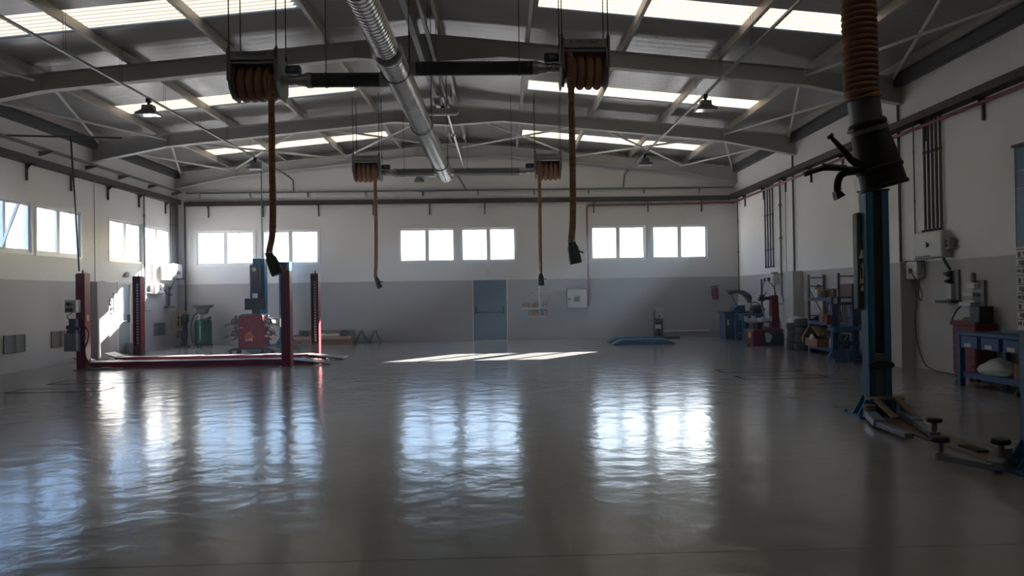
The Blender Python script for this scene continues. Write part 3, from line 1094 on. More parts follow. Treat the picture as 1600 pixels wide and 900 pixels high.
for x0, x1, lab in ((.91, 1.27, 'pale flat junction box above the charging shelves, left of the white duct'), (1.37, 1.76, 'pale flat junction box above the charging shelves, right of the white duct')):
    t = thing('junction_box', lab, 'electric box', ((x0 + x1) / 2, YB, 1.44), 0, 'junction boxes above the charging shelves')
    w = (x1 - x0) / 2
    obj('box', MB().bx(-w, w, -.12, 0, 0, .28), 'dado', t, bev=.012)
    obj('cover_slot', MB().bx(-.12, .06, -.124, -.119, .23, .24).bx(-w + .03, -w + .07, -.124, -.119, .13, .15), 'dark_grey', t)

# faint plate above the door, wall socket
t = thing('wall_plate', 'faint pale plate on the back wall above the grey door', 'plate', (-.40, YB, 2.32))
obj('plate', MB().bx(-.17, .17, -.012, 0, 0, .25), 'wall', t)
obj('rim', MB().bx(-.15, .02, -.016, -.012, .15, .165).bx(-.15, .0, -.016, -.012, .06, .075), 'light_grey', t)
t = thing('wall_socket', 'row of three small wall sockets low on the back wall left of the door', 'socket', (-4.69, YB, 1.04))
for k in range(3):
    obj('socket', MB().bx(-.16 + k * .11, -.06 + k * .11, -.02, 0, 0, .10), 'dado', t, bev=.008)

# wall flood lamp on an arm under the duct end
t = thing('flood_lamp', 'small round flood lamp on a bent arm high on the back wall', 'lamp', (-2.1, YB, 5.79))
obj('arm', MB().tube(curve([(0, -.02, .05), (-.1, -.22, .04), (-.35, -.3, .02), (-.62, -.3, .0)]), .03, 8).bx(-.06, .06, -.03, 0, -.06, .12), 'chrome', t)
mb = MB().lathe([(.03, .12), (.09, .08), (.17, -.04), (.18, -.10)], (-.75, -.32, -.05), n=18)
obj('lamp_head', mb, 'mid_grey', t)
obj('clamp', MB().bx(-.82, -.60, -.36, -.26, .0, .08), 'chrome', t, bev=.01)

# conduits that drop from the lamp rails to the back wall rail
pipe('grey conduit bending down from the left lamp rail to the back wall', [(-7.4, 25.9, 5.88), (-7.38, 26.3, 5.86), (-7.32, YB - .07, 5.78), (-7.30, YB - .07, 5.38)], .028, 'rail', 'conduit')
pipe('grey conduit bending down from the right lamp rail to the back wall', [(4.46, 25.9, 5.88), (4.46, 26.3, 5.90), (4.44, YB - .07, 5.85), (4.38, YB - .07, 5.38)], .028, 'rail', 'conduit')
pipe('grey conduit bending down from the middle rail behind the duct end to the back wall', [(-1.95, YB - .07, 5.94), (-1.62, YB - .07, 5.94), (-1.50, YB - .07, 5.85), (-1.22, YB - .07, 5.38)], .028, 'rail', 'conduit')


# ================================================================== HUNG FROM THE ROOF
DX, DZ = -1.50, 4.93
REEL_Y = (11.2, 20.1)
t = thing('exhaust_duct', 'big galvanised spiral duct running under the ridge', 'duct', (DX, 0, DZ))


def spiral(mb, y0, y1, r):
    n = max(2, int((y1 - y0) / .1))
    prof = []
    for k in range(n):
        y = y0 + (y1 - y0) * k / n
        s = (y1 - y0) / n
        prof += [(r, y), (r, y + s * .86), (r + .006, y + s * .9), (r + .006, y + s * .96)]
    prof.append((r, y1))
    return mb.lathe(prof, (0, 0, 0), 'y', 28)


obj('near_length', spiral(MB(), 2.5, 10.1, .165), 'duct', t)
mb = MB().lathe([(.165, 9.95), (.20, 10.02), (.215, 10.06), (.215, 10.16), (.20, 10.2)], (0, 0, 0), 'y', 28)
obj('coupling', mb, 'galv_dark', t, label='dark coupling ring of the duct')
obj('far_length', spiral(MB(), 10.15, 20.5, .198), 'duct', t)
mb = MB()
for y in (12.6, 15.2, 17.9):
    mb.lathe([(.198, y - .04), (.205, y - .03), (.205, y + .03), (.198, y + .04)], (0, 0, 0), 'y', 28)
obj('joint_band', mb, 'galv', t)
obj('end_cap', MB().lathe([(.205, 20.44), (.208, 20.5), (.18, 20.6), (.10, 20.67), (.02, 20.69)], (0, 0, 0), 'y', 28), 'galv', t)
for y in (6.5, 10.9, 14.4, 18.6):
    for x in (-.2, .2):
        obj('hanger', MB().cyl((x, y, .02), (x, y, roof_z(DX + x, 7.18) - DZ), .008, n=6), 'conduit', t)
    obj('hanger', MB().torus((0, y, 0), 'y', .212, .010, 24, 6), 'conduit', t)

# branch pipes from the reels into the duct
def branch(y, x0, x1, r, label, black, soft, z=DZ):
    """x0 the reel side, x1 the duct side"""
    t = thing('branch_duct', label, 'duct', (0, y, z), 0, 'branch ducts between the hose reels and the main duct')
    s = 1 if x1 > x0 else -1
    xa = x0 + s * .34
    n = 30 if soft else 44
    prof = []
    for k in range(n):
        x = xa + (x1 - xa) * k / n
        w = (x1 - xa) / n
        prof += [(r, x), (r, x + w * .7), (r * 1.035, x + w * .8), (r * 1.035, x + w * .92)]
    prof.append((r, x1))
    obj('pipe', MB().lathe(prof, axis='x', n=20), black, t)
    obj('end_collar', MB().lathe([(r * 1.09, x1 - s * .09), (r * 1.09, x1 + s * .02)], axis='x', n=20), 'galv', t)
    obj('end_collar', MB().lathe([(r * 1.09, xa), (r * 1.09, xa + s * .08)], axis='x', n=20), 'galv', t)
    mb = MB().lathe([(r * .62, x0 - s * .06), (r * .62, x0 + s * .08), (r * .72, x0 + s * .09), (r * .72, x0 + s * .13), (r * .62, x0 + s * .14), (r * .62, x0 + s * .2), (r * .74, x0 + s * .21), (r * .74, x0 + s * .25), (r * .9, x0 + s * .3), (r * 1.0, xa)], axis='x', n=20)
    obj('reducer', mb, 'galv', t)
    mb = MB().bx(min(x0 + s * .03, x0 + s * .25), max(x0 + s * .03, x0 + s * .25), -.08, .08, r * .78, r * .78 + .13)
    act = obj('damper_actuator', mb, 'teal', t, bev=.025)
    obj('cover_plate', MB().bx(x0 + s * .10, x0 + s * .18, -.083, -.079, r * .78 + .04, r * .78 + .085), 'mid_grey', act)
    xh = x0 + s * .62
    obj('hanger', MB().cyl((xh, 0, r), (xh, 0, roof_z(xh, 7.18) - z), .007, n=6).torus((xh, 0, 0), 'x', r * 1.06, .008, 20, 6), 'conduit', t)
    return t


RX = (-3.53, 1.27)
RW = .34
branch(REEL_Y[0], RX[0] + RW, DX - .18, .105, 'smooth black branch duct from the near left hose reel to the main duct', 'hose_black', True, 4.86)
branch(REEL_Y[0], RX[1] - RW, DX + .18, .105, 'ribbed black branch duct from the near right hose reel to the main duct', 'hose_black', False, 5.02)
branch(REEL_Y[1], RX[0] + RW, DX - .18, .105, 'grey branch duct from the far left hose reel to the duct end', 'mid_grey', True)
branch(REEL_Y[1], RX[1] - RW, DX + .18, .105, 'grey branch duct from the far right hose reel to the duct end', 'mid_grey', False)


# hose reels
def reel(label, x, y, z, side, hose_pts, nozzle, group='spring hose reels under the roof', text=True):
    """side +1: hose leaves at the right-hand end of the drum"""
    t = thing('hose_reel', label, 'hose reel', (x, y, z), 0, group)
    plate = [(-.30, .42), (-.20, .42), (-.05, .36), (.26, .36), (.30, .28), (.30, -.12), (.16, -.27), (-.12, -.27), (-.27, -.16), (-.30, -.05)]
    mb = MB()
    for s in (-1, 1):
        mb.prism(plate, 'x', s * RW - .012, s * RW + .012)
        mb.prism([(-.30, .42), (-.24, .42), (-.24, -.05), (-.30, -.05)], 'x', s * RW - .03, s * RW + .03)
    mb.bx(-RW, RW, -.30, -.28, .25, .375).bx(-RW, RW, -.30, .26, .355, .37)
    mb.bx(-RW, RW, .25, .27, .1, .36)
    house = obj('housing', mb, 'reel', t, bev=.004)
    if text:
        obj('lettering', MB().text('PLYMOVENT', .078, face_mx(-.01, -.3005, .325), .0015), 'black_plastic', house, label='black lettering PLYMOVENT')
    obj('guide_roller', MB().cyl((-RW, -.27, .215), (RW, -.27, .215), .018, n=10), 'galv', t)
    mb = MB().lathe([(.13, -RW + .04), (.13, RW - .04)], axis='x', n=24)
    for s in (-1, 1):
        mb.lathe([(.02, s * (RW - .05)), (.245, s * (RW - .05)), (.25, s * (RW - .042)), (.245, s * (RW - .034)), (.02, s * (RW - .034))], axis='x', n=28)
    obj('drum', mb, 'hose', t)
    for k in range(4):
        cx = (-.205 + k * .128) if side > 0 else (-.178 + k * .128)
        mb = MB()
        N = 120
        pts = []
        for i in range(N):
            a = 2 * PI * i / N
            pts.append(V((cx, .19 * math.cos(a), .20 * math.sin(a) - .03)))
        rs = [.062 * (1 - .05 * (i % 2)) for i in range(N)]
        mb.tube(pts, rs, 10, closed=True)
        obj('hose_coil', mb, 'hose', t)
    for sx in (-1, 1):
        for yy in (-.27, .22):
            obj('hanging_rod', MB().cyl((sx * RW, yy, .40 if yy < 0 else .34), (sx * RW, yy, roof_z(x + sx * RW, 7.19) - z), .009, n=6).cyl((sx * RW, yy, .38 if yy < 0 else .33), (sx * RW, yy, .45), .02, n=8), 'conduit', t)
    mb = MB()
    ribbed(mb, curve(hose_pts, 10), .052, .026, .2, 12)
    h = obj('hanging_hose', mb, 'hose', t)
    nozzle(h, V(hose_pts[-1]), (V(hose_pts[-1]) - V(hose_pts[-2])).normalized())
    return t


def rubber_nozzle(scale=1.0, bend=(0, 0)):
    def f(h, p, d):
        d = (d + V((bend[0], 0, 0))).normalized()
        mb = MB().tube([p - d * .03, p + d * .02, p + d * .05, p + d * .24, p + d * .30], [r * scale for r in (.056, .058, .078, .092, .088)], 16)
        mb.bar(p + d * .1 + V((.05, 0, 0)), p + d * .16 + V((.13, -.05, .02)), .025)
        o = obj('nozzle', mb, 'black', h, label='black rubber nozzle at the hose end')
        mb = MB().tube([p - d * .05, p - d * .02], .058 * scale, 16)
        obj('clamp', mb, 'chrome', h)
    return f


zr = 4.95
reel('orange-brown exhaust hose reel with its lettered grey housing, nearest on the left', RX[0] - .03, REEL_Y[0], 4.83, 1,
     [(.25, -.20, .05), (.255, -.24, -.2), (.255, -.25, -.6), (.255, -.25, -1.4), (.255, -.25, -2.0), (.24, -.25, -2.3), (.20, -.25, -2.50), (.20, -.25, -2.58)], rubber_nozzle(1.0, (.42, 0)))
reel('orange-brown exhaust hose reel with its lettered grey housing, nearest on the right', RX[1], REEL_Y[0], 4.98, -1,
     [(-.22, -.10, .20), (-.22, -.24, .15), (-.215, -.26, -.1), (-.21, -.26, -.8), (-.21, -.26, -1.8), (-.22, -.26, -2.3), (-.24, -.26, -2.54), (-.235, -.26, -2.62)], rubber_nozzle(1.0, (.12, 0)))
reel('orange-brown exhaust hose reel in the farther row, left of the duct end', RX[0], REEL_Y[1], zr + .02, 1,
     [(.22, -.20, .05), (.225, -.24, -.2), (.225, -.25, -.6), (.23, -.25, -1.5), (.22, -.25, -2.4), (.20, -.25, -2.74), (.21, -.25, -2.84)], rubber_nozzle(.8, (.30, 0)))
reel('orange-brown exhaust hose reel in the farther row, right of the duct end', RX[1], REEL_Y[1], zr + .02, -1,
     [(-.24, -.10, .20), (-.24, -.24, .15), (-.235, -.26, -.1), (-.235, -.26, -.8), (-.24, -.26, -1.8), (-.24, -.26, -2.5), (-.235, -.26, -2.82)], rubber_nozzle(.95, (.02, 0)))


# the near hose, hanging in front of the camera from a reel of its own
def big_nozzle(h, p, d):
    # all in the reel's frame; p is the hose end
    d = V((.12, 0, -1)).normalized()
    sleeve = MB().tube([p + V((0, 0, .09)), p, p + d * .09, p + d * .115], [.068, .070, .070, .071], 24)
    obj('metal_sleeve', sleeve, 'galv_dark', h, label='grey metal sleeve between hose and nozzle')
    c = p + d * .10
    d = V((.25, 0, -.97)).normalized()
    mb = MB().tube([c + d * (k * .79) for k in (0, .012, .03, .04, .10, .18, .27, .275, .29, .30, .375, .38, .395, .40)],
                   [.078, .084, .084, .079, .083, .091, .098, .103, .103, .097, .100, .107, .107, .100], 28)
    n = obj('nozzle', mb, 'black', h, label='black rubber nozzle with clamp arms')
    a = V((.03, -.22, -3.40))
    mb = MB()
    mb.tube([a + V((.05, 0, -.03)), a + V((-.02, 0, .02)), a + V((-.09, 0, .10)), a + V((-.115, 0, .128))], [.026, .017, .012, .009], 8)
    mb.tube([a + V((-.112, 0, .125)), a + V((-.122, 0, .136))], [.016, .016], 8)
    mb.tube(curve([a + V((.05, -.01, -.03)), a + V((-.06, -.02, -.022)), a + V((-.15, -.02, -.018)), a + V((-.19, -.02, -.025)), a + V((-.25, -.02, -.045))], 4), .0125, 8)
    mb.tube([a + V((-.06, -.02, -.02)), a + V((-.17, -.03, -.008))], [.016, .011], 8)
    mb.tube(curve([a + V((.0, .0, -.03)), a + V((-.06, 0, -.04)), a + V((-.085, 0, -.075)), a + V((-.09, 0, -.13))], 4), [.017] * 12 + [.013], 8)
    mb.prism([(a.x - .105, a.z - .125), (a.x - .077, a.z - .125), (a.x - .06, a.z - .142), (a.x - .098, a.z - .162)], 'y', a.y - .02, a.y + .02)
    obj('clamp_arms', mb, 'black_plastic', h)
    obj('clamp_band', MB().tube([c + d * .035, c + d * .055], [.084, .0855], 24).cyl(c + d * .055 + V((-.085, -.03, .01)), c + d * .055 + V((-.085, .03, .01)), .008, n=8), 'mid_grey', h)


def near_reel():
    x, y, z = 1.60, 3.60, 5.6
    t = thing('hose_reel', 'thick orange-brown ribbed exhaust hose hanging close to the camera at upper right', 'hose reel', (x, y, z), 0)
    plate = [(-.30, .42), (-.20, .42), (.26, .36), (.30, .28), (.30, -.12), (.16, -.30), (-.12, -.30), (-.30, -.05)]
    mb = MB()
    for s in (-1, 1):
        mb.prism(plate, 'x', s * .4 - .012, s * .4 + .012)
    mb.bx(-.4, .4, -.30, -.28, .25, .375).bx(-.4, .4, -.30, .26, .355, .37)
    obj('housing', mb, 'reel', t)
    obj('drum', MB().lathe([(.13, -.36), (.13, .36)], axis='x', n=24), 'hose', t)
    for k in range(4):
        obj('hose_coil', MB().torus((-.26 + k * .165, 0, 0), 'x', .21, .078, 48, 10, .05), 'hose', t)
    for sx in (-1, 1):
        for yy in (-.27, .22):
            obj('hanging_rod', MB().cyl((sx * .4, yy, .34), (sx * .4, yy, roof_z(x + sx * .4, 7.19) - z), .009, n=6), 'conduit', t)
    # profile with rounded ridges
    pts = [(.06, -.2, .05), (.062, -.21, -.4), (.065, -.20, -1.6), (.066, -.20, -2.6), (.07, -.2, -3.02), (.078, -.2, -3.10)]
    q = resample(curve(pts, 16), .0045)
    rs = []
    for i in range(len(q)):
        ph = (i % 6) / 6
        rs.append(.078 - .010 * (1 - math.sin(PI * ph)) ** 1.5)
    h = obj('hanging_hose', MB().tube(q, rs, 28), 'hose', t, smooth=1.2)
    big_nozzle(h, V((.08, -.2, -3.10)), None)


near_reel()


# lamp rails: perforated channels on rods, lamps hang from them as things of their own
def lamp_rail(x, z, y0, y1, label, w=.045):
    t = thing('lamp_rail', label, 'rail', (x, 0, z), 0, 'lamp rails under the roof')
    mb = MB()
    mb.bx(-w / 2, w / 2, y0, y1, -.003, .0).bx(-w / 2, -w / 2 + .004, y0, y1, 0, .04).bx(w / 2 - .004, w / 2, y0, y1, 0, .04)
    obj('channel', mb, 'rail', t)
    for y in [y0 + .6 + 1.9 * k for k in range(int((y1 - y0) / 1.9))]:
        for s in (-1, 1):
            obj('hanger', MB().cyl((s * w / 2, y, .0), (s * w / 2, y, roof_z(x, 7.19) - z), .0035, n=5), 'conduit', t)
    return t


lamp_rail(-7.42, 5.88, 1.0, 25.95, 'thin lamp rail hung along the left roof slope')
lamp_rail(4.46, 5.88, 1.0, 25.95, 'thin lamp rail hung along the right roof slope')
t = thing('cable_trunking', 'pair of grey cable channels hung along the ridge beside the duct', 'cable trunking', (-1.3, 0, 6.05))
mb = MB()
for dx, w in ((-.13, .10), (.10, .06)):
    mb.bx(dx - w / 2, dx + w / 2, 3, 18.2, 0, .004).bx(dx - w / 2, dx - w / 2 + .004, 3, 18.2, 0, .07).bx(dx + w / 2 - .004, dx + w / 2, 3, 18.2, 0, .07)
obj('channels', mb, 'rail', t)
mb = MB().tube([(0.05, 16.5, -.03), (0.05, 25.6, -.06), (.02, 25.8, -.2)], .03, 8)
obj('pipe', mb, 'galv', t)
obj('joint', MB().ball((.05, 20.3, -.06), .07).ball((-.04, 16.4, -.04), .05), 'chrome', t)
for y in (5, 8, 11, 13.2, 15, 17.5, 19.5, 22, 24.5):
    obj('hanger', MB().cyl((.05, y, .0), (.05, y, roof_z(-1.25, 7.19) - 6.05), .006, n=5), 'conduit', t)
for (x, y, z, lab) in ((-1.32, 17.55, 5.88, 'white tubular emergency lamp under the ridge cable channels beside the duct'), (-1.1, 25.4, 5.74, 'white tubular lamp at the far end of the ridge pipe above the duct end')):
    t = thing('strip_light', lab, 'light', (x, y, z), 0, 'strip lights under the ridge')
    obj('body', MB().bx(-.36, .36, -.07, .07, 0, .12) if y < 20 else MB().bx(-.34, .34, -.06, .06, 0, .09), 'light_grey', t, bev=.015)
    obj('diffuser', MB().bx(-.33, .33, -.055, .055, -.03, .0), 'white', t, bev=.012)
    obj('hanger', MB().cyl((0, 0, .1), (0, 0, .16 if y < 20 else .14), .012, n=6).bx(-.04, .06, -.04, .04, .12, .17 if y < 20 else .2).cyl((0, 0, .1), (0, 0, roof_z(x, 7.19) - z), .007, n=6), 'conduit', t)


def bay_lamp(label, x, y, s):
    t = thing('bay_lamp', label, 'lamp', (x, y, 5.53), 0, 'square reflector lamps on the lamp rails')
    mb = MB()

    def sq(h, z):
        return [V((-h, -h * .8, z)), V((h, -h * .8, z)), V((h, h * .8, z)), V((-h, h * .8, z))]
    mb.rings([sq(.11, .22), sq(.12, .12), sq(.215, .05), sq(.225, .0), sq(.205, .0), sq(.19, .04)], True, True)
    obj('reflector', mb, 'mid_grey', t, bev=.006)
    obj('lens', MB().bx(-.195, .195, -.155, .155, .008, .018), 'lens', t)
    mb = MB().cyl((0, 0, .22), (0, 0, .30), .03, n=10).bx(-.045, .045, -.04, .04, .28, .36)
    obj('hook', mb, 'dark_grey', t)


for y, a, b in ((16.05, 'nearer', ''), (22.9, 'farther', '')):
    bay_lamp('square reflector lamp on the left lamp rail, the %s of the two in view' % a, -7.42, y, -1)
    bay_lamp('square reflector lamp on the right lamp rail, the %s of the two in view' % a, 4.46, y, 1)


# ================================================================== MACHINES ON THE FLOOR
# ---- red four-post lift (local x along the runways, turned slightly)
t = thing('four_post_lift', 'red four-post car lift lying lowered at the left of the floor', 'car lift', (-7.507, 19.325, 0), R(-.6))
PX, PY = 2.396, 1.325


def u_post(mb, x, y, h, open_s, w=.21, d=.24):
    """channel post; the open side looks along y*open_s"""
    y0, y1 = y - d / 2, y + d / 2
    back = (y0, y0 + .015) if open_s > 0 else (y1 - .015, y1)
    mb.bx(x - w / 2, x + w / 2, back[0], back[1], .0, h)
    mb.bx(x - w / 2, x - w / 2 + .015, y0, y1, 0, h).bx(x + w / 2 - .015, x + w / 2, y0, y1, 0, h)
    mb.bx(x - w / 2, x + w / 2, y0, y1, h - .01, h + .01)


for (sx, sy) in ((-1, -1), (1, -1), (-1, 1), (1, 1)):
    mb = MB()
    x, y = sx * PX, sy * PY
    near = sy < 0
    # the near posts show their closed sides, the far ones their open slot with the latch ladder
    u_post(mb, x, y, 2.26, 1 if near else -1)
    mb.bx(x - .16, x + .16, y - .17, y + .17, 0, .015)
    p = obj('post', mb, 'red', t, bev=.004)
    mb = MB()
    ys = y + (.03 if near else -.06)
    mb.bx(x - .035, x + .035, ys - .005, ys + .005, .25, 2.15)
    mb.m(1)
    for k in range(22):
        z = .45 + k * .075
        mb.bx(x - .022, x + .022, ys - .012, ys + .012, z, z + .035)
    obj('latch_ladder', mb, ['dark_grey', 'light_grey'], p)
    obj('carriage', MB().bx(x - .09, x + .09, y - .08, y + .08, .06, .38), 'dark_grey', p, bev=.01)
    mb = MB().bx(x - .09, x + .09, y - .1, y + .1, 2.27, 2.285).cyl((x, y, 2.28), (x, y, 2.36), .018, n=8)
    obj('post_cap', mb, 'red', p)
for sx in (-1, 1):
    obj('cross_beam', MB().bx(sx * PX - .08, sx * PX + .08, -PY + .13, PY - .13, .02, .104), 'red', t, bev=.008)
for k, yc in enumerate((-.80, .62)):
    mb = MB()
    mb.bx(-PX - .15, PX + .05, yc - .27, yc - .25, .02, .155).bx(-PX - .15, PX + .05, yc + .25, yc + .27, .02, .155)
    mb.bx(-PX - .15, PX + .05, yc - .25, yc + .25, .105, .140)
    rw = obj('runway', mb, 'red', t, bev=.004)
    obj('tread', MB().bx(-PX - .13, -.45, yc - .25, yc + .25, .141, .152), 'tread', rw)
    mb = MB().bx(-.4, PX + .03, yc - .25, yc + .25, .141, .149).cyl((1.4, yc, .149), (1.4, yc, .161), .2, n=24)
    obj('slip_plate', mb, 'mid_grey', rw)
    mb = MB().prism([(PX + .05, .14), (PX + .05, .11), (PX + .95, .0), (PX + .95, .03)], 'y', yc - .28, yc + .28)
    obj('ramp', mb, 'plate', rw, bev=.004)
    mb = MB().bar((PX + .05, yc - .18, .08), (PX + .5, yc - .3, .05), .06, .04).bar((PX + .05, yc + .18, .08), (PX + .45, yc + .2, .05), .06, .04)
    obj('ramp_hinge', mb, 'red', rw)
    mb = MB().prism([(-PX - .15, .14), (-PX - .15, .17), (-PX - .42, .27), (-PX - .44, .26)], 'y', yc - .26, yc + .26)
    obj('wheel_stop', mb, 'plate', rw)
mb = MB().bx(-PX - .24, -PX + .02, -PY - .34, -PY - .12, 1.36, 1.66)
box = obj('control_box', mb, 'light_grey', t, bev=.015, label='white and grey control box on the near left post')
mb = MB().cyl((-PX - .15, -PY - .34, 1.56), (-PX - .15, -PY - .37, 1.56), .045, n=14).bx(-PX - .22, -PX - .05, -PY - .352, -PY - .338, 1.39, 1.47)
mb.cyl((-PX - .06, -PY - .34, 1.56), (-PX - .06, -PY - .36, 1.56), .022, n=10)
obj('switches', mb, 'black_plastic', box)
mb = MB().cyl((-PX - .10, -PY - .22, .95), (-PX - .10, -PY - .22, 1.22), .10, n=16).cyl((-PX - .24, -PY - .24, 1.02), (-PX - .1, -PY - .24, 1.02), .05, n=12)
mb.bx(-PX - .2, -PX + .0, -PY - .32, -PY - .12, .86, .96).cyl((-PX + .05, -PY - .24, .98), (-PX - .02, -PY - .24, .98), .035, n=10)
obj('pump_motor', mb, 'dark_grey', t)
obj('oil_tank', MB().bx(-PX - .27, -PX + .01, -PY - .33, -PY - .12, .46, .88), 'mid_grey', t, bev=.015)
mb = MB().tube(curve([(-PX + .02, -PY - .22, 1.0), (-PX + .16, -PY - .22, 1.02), (-PX + .24, -PY - .2, .88), (-PX + .2, -PY - .18, .7), (-PX + .13, -PY - .15, .55)]), .014, 8)
mb.tube(curve([(-PX + .03, -PY - .16, .95), (-PX + .1, -PY - .16, .7), (-PX + .14, -PY - .18, .35), (-PX + .24, -PY - .16, .14), (-PX + .42, -PY - .10, .10)]), .022, 8)
mb.tube(curve([(-PX - .1, -PY - .26, 1.36), (-PX - .2, -PY - .3, 1.28), (-PX - .16, -PY - .28, 1.18)]), .01, 6)
obj('hydraulic_hose', mb, 'black', t)
obj('warning_label', MB().bx(-PX + .106, -PX + .110, -PY - .05, -PY + .05, 1.16, 1.30), 'yellow', t)
for x0, nm in ((-PX - .02, 'left'), (PX, 'right')):
    pass
obj('foot_plate', MB().bx(-PX + .12, -PX + .85, -PY - .16, -PY + .16, 0.0, .03).bx(-PX + .4, -PX + .62, -PY - .12, -PY + .1, .03, .055), 'plate', t, bev=.006)

# ---- blue two-post lifts
def lift_post(t, x, y, face, h=2.87, w=.36, d=.30, back_cover=False):
    """hollow blue column whose open side looks along y*face"""
    y0, y1 = y - d / 2, y + d / 2
    mb = MB()
    back = (y0, y0 + .02) if face > 0 else (y1 - .02, y1)
    lip = (y1 - .02, y1) if face > 0 else (y0, y0 + .02)
    mb.bx(x - w / 2, x + w / 2, back[0], back[1], .02, h)
    mb.bx(x - w / 2, x - w / 2 + .02, y0, y1, .02, h).bx(x + w / 2 - .02, x + w / 2, y0, y1, .02, h)
    mb.bx(x - w / 2, x - w / 2 + .085, lip[0], lip[1], .02, h).bx(x + w / 2 - .085, x + w / 2, lip[0], lip[1], .02, h)
    p = obj('post', mb, 'blue', t, bev=.006)
    obj('post_cap', MB().bx(x - w / 2 - .02, x + w / 2 + .01, y0 - .01, y1 + .01, h, h + .02), 'black_plastic', p)
    ym = (y0 + .09, y0 + .11) if face < 0 else (y1 - .11, y1 - .09)
    obj('belt', MB().bx(x - w / 2 + .03, x + w / 2 - .03, ym[0], ym[1], .80, h - .05), 'black', p, label='dark dust belt inside the column')
    mb = MB().bx(x - w / 2 + .03, x + w / 2 - .03, y0 + .03 if face < 0 else y0 + .06, y1 - .06 if face < 0 else y1 - .03, .10, .80)
    obj('carriage', mb, 'arm', p, bev=.008)
    yy = y0 if face < 0 else y1
    mb = MB().lathe([(.02, 0), (.16, .0), (.17, .015), (.17, .03), (.15, .045), (.02, .045)], axis='y', n=24)
    for v in mb.bm.verts:
        v.co.z *= .38
        v.co = V((v.co.x + x, yy + face * (.03 - v.co.y) if face > 0 else yy - .0 - v.co.y, v.co.z + .66))
    obj('bumper', mb, 'black', p, label='black oval rubber bumper')
    # foot: base plate with four side gussets
    mb = MB().bx(x - .36, x + .30, y - .26, y + .26, 0, .025)
    for s in (-1, 1):
        xs = x + s * w / 2
        for q in (y0 + .02, y1 - .04):
            mb.prism([(xs, .025), (xs + s * .15, .025), (xs + s * .02, .26), (xs, .26)], 'y', q, q + .02)
    for bxx in (-.32, .26):
        for by in (-.2, .2):
            mb.cyl((x + bxx, y + by, .025), (x + bxx, y + by, .06), .018, n=8)
    obj('base_plate', mb, 'blue', p)
    return p


def arm(t, pivot, elbow, end, pad_h=.20, pad=True, taper=True):
    mb = MB()
    pv, el, en = V(pivot), V(elbow), V(end)
    mb.bar((pv.x, pv.y, .075), (el.x, el.y, .07), .13, .085)
    mb.bar((el.x, el.y, .065), (en.x, en.y, .06), .095, .06)
    a = obj('arm', mb, 'arm', t, bev=.008)
    mb = MB().cyl((pv.x, pv.y, .035), (pv.x, pv.y, .19), .075, n=16)
    obj('arm_pivot', mb, 'mid_grey', a)
    if pad:
        mb = MB().cyl((en.x, en.y, .04), (en.x, en.y, pad_h - .02), .028, n=12).cyl((en.x, en.y, .03), (en.x, en.y, .10), .055, n=14)
        mb.m(1).lathe([(.03, pad_h - .03), (.075, pad_h - .02), (.082, pad_h), (.075, pad_h + .025), (.02, pad_h + .025)], (en.x, en.y, 0), n=20)
        obj('lift_pad', mb, ['mid_grey', 'black'], a, bev=.003)
    return a


t = thing('two_post_lift', 'blue two-post car lift at the right with arms folded low along the floor', 'car lift', (0, 0, 0))
X1, Y1, X2, Y2 = 4.80, 9.50, 4.77, 6.50
p = lift_post(t, X1, Y1, -1, 2.88, .29, .20)
# motor cover and stickers beside the first column, on its left side
mb = MB().bx(X1 - .215, X1 - .147, Y1 + .0, Y1 + .17, 1.35, 2.62)
cov = obj('motor_cover', mb, 'black_plastic', p, bev=.035, label='dark grey cover with torn white stickers')
mb = MB()
for (z0, z1, q) in ((2.02, 2.15, .0), (1.70, 1.98, .03), (1.60, 1.68, .1)):
    mb.prism([(X1 - .205 + q * .2, z0), (X1 - .15, z0), (X1 - .15, z1 - .03), (X1 - .17, z1), (X1 - .19, z0 + (z1 - z0) * .45)], 'y', Y1 - .004, Y1 + .0005)
obj('sticker', mb, 'paper', cov)
mb = MB().bx(X1 - .183, X1 - .168, Y1 - .008, Y1 - .004, 1.76, 1.9)
obj('sticker_mark', mb, 'black_plastic', cov)
mb = MB().text('Autopstenhoj', .066, face_mx(X1 - .1455, Y1 - .0, 2.16, rz=-PI / 2, spin=PI / 2), .001)
obj('lettering', mb, 'light_grey', p, label='pale upright lettering')
p2 = lift_post(t, X2, Y2, 1, 2.88, .29, .20)
mb = MB().bx(X2 - .151, X2 - .1455, Y2 - .09, Y2 + .09, 1.24, 1.98)
lab = obj('instruction_label', mb, 'paper', p2, label='white strip of safety pictograms')
mb = MB()
for k in range(9):
    z = 1.27 + k * .078
    mb.bx(X2 - .154, X2 - .151, Y2 - .08, Y2 + .08, z + .062, z + .07)
    for j in range(3):
        yy = Y2 - .075 + j * .055
        mb.bx(X2 - .154, X2 - .151, yy, yy + .02 + .012 * ((k + j) % 3), z + .008 * ((k * 2 + j) % 3), z + .045)
obj('pictograms', mb, 'dark_grey', lab)
mb = MB().bx(X2 - .1475, X2 - .1455, Y2 - .09, Y2 + .09, 2.655, 2.665).bx(X2 - .1475, X2 - .1455, Y2 - .09, Y2 + .09, 2.50, 2.508)
obj('marking_line', mb, 'mid_grey', p2, label='faint pale lines near the column top')
arm(t, (X1 - .26, Y1 - .32, 0), (4.34, 8.55, 0), (4.30, 7.85, 0), pad=False)
arm(t, (X1 + .16, Y1 - .32, 0), (4.78, 8.55, 0), (4.58, 7.86, 0), .22)
arm(t, (X2 - .30, Y2 + .10, 0), (4.25, 6.40, 0), (4.05, 6.86, 0), .22)
arm(t, (X2 + .02, Y2 + .30, 0), (4.62, 6.62, 0), (4.42, 6.56, 0), .25)
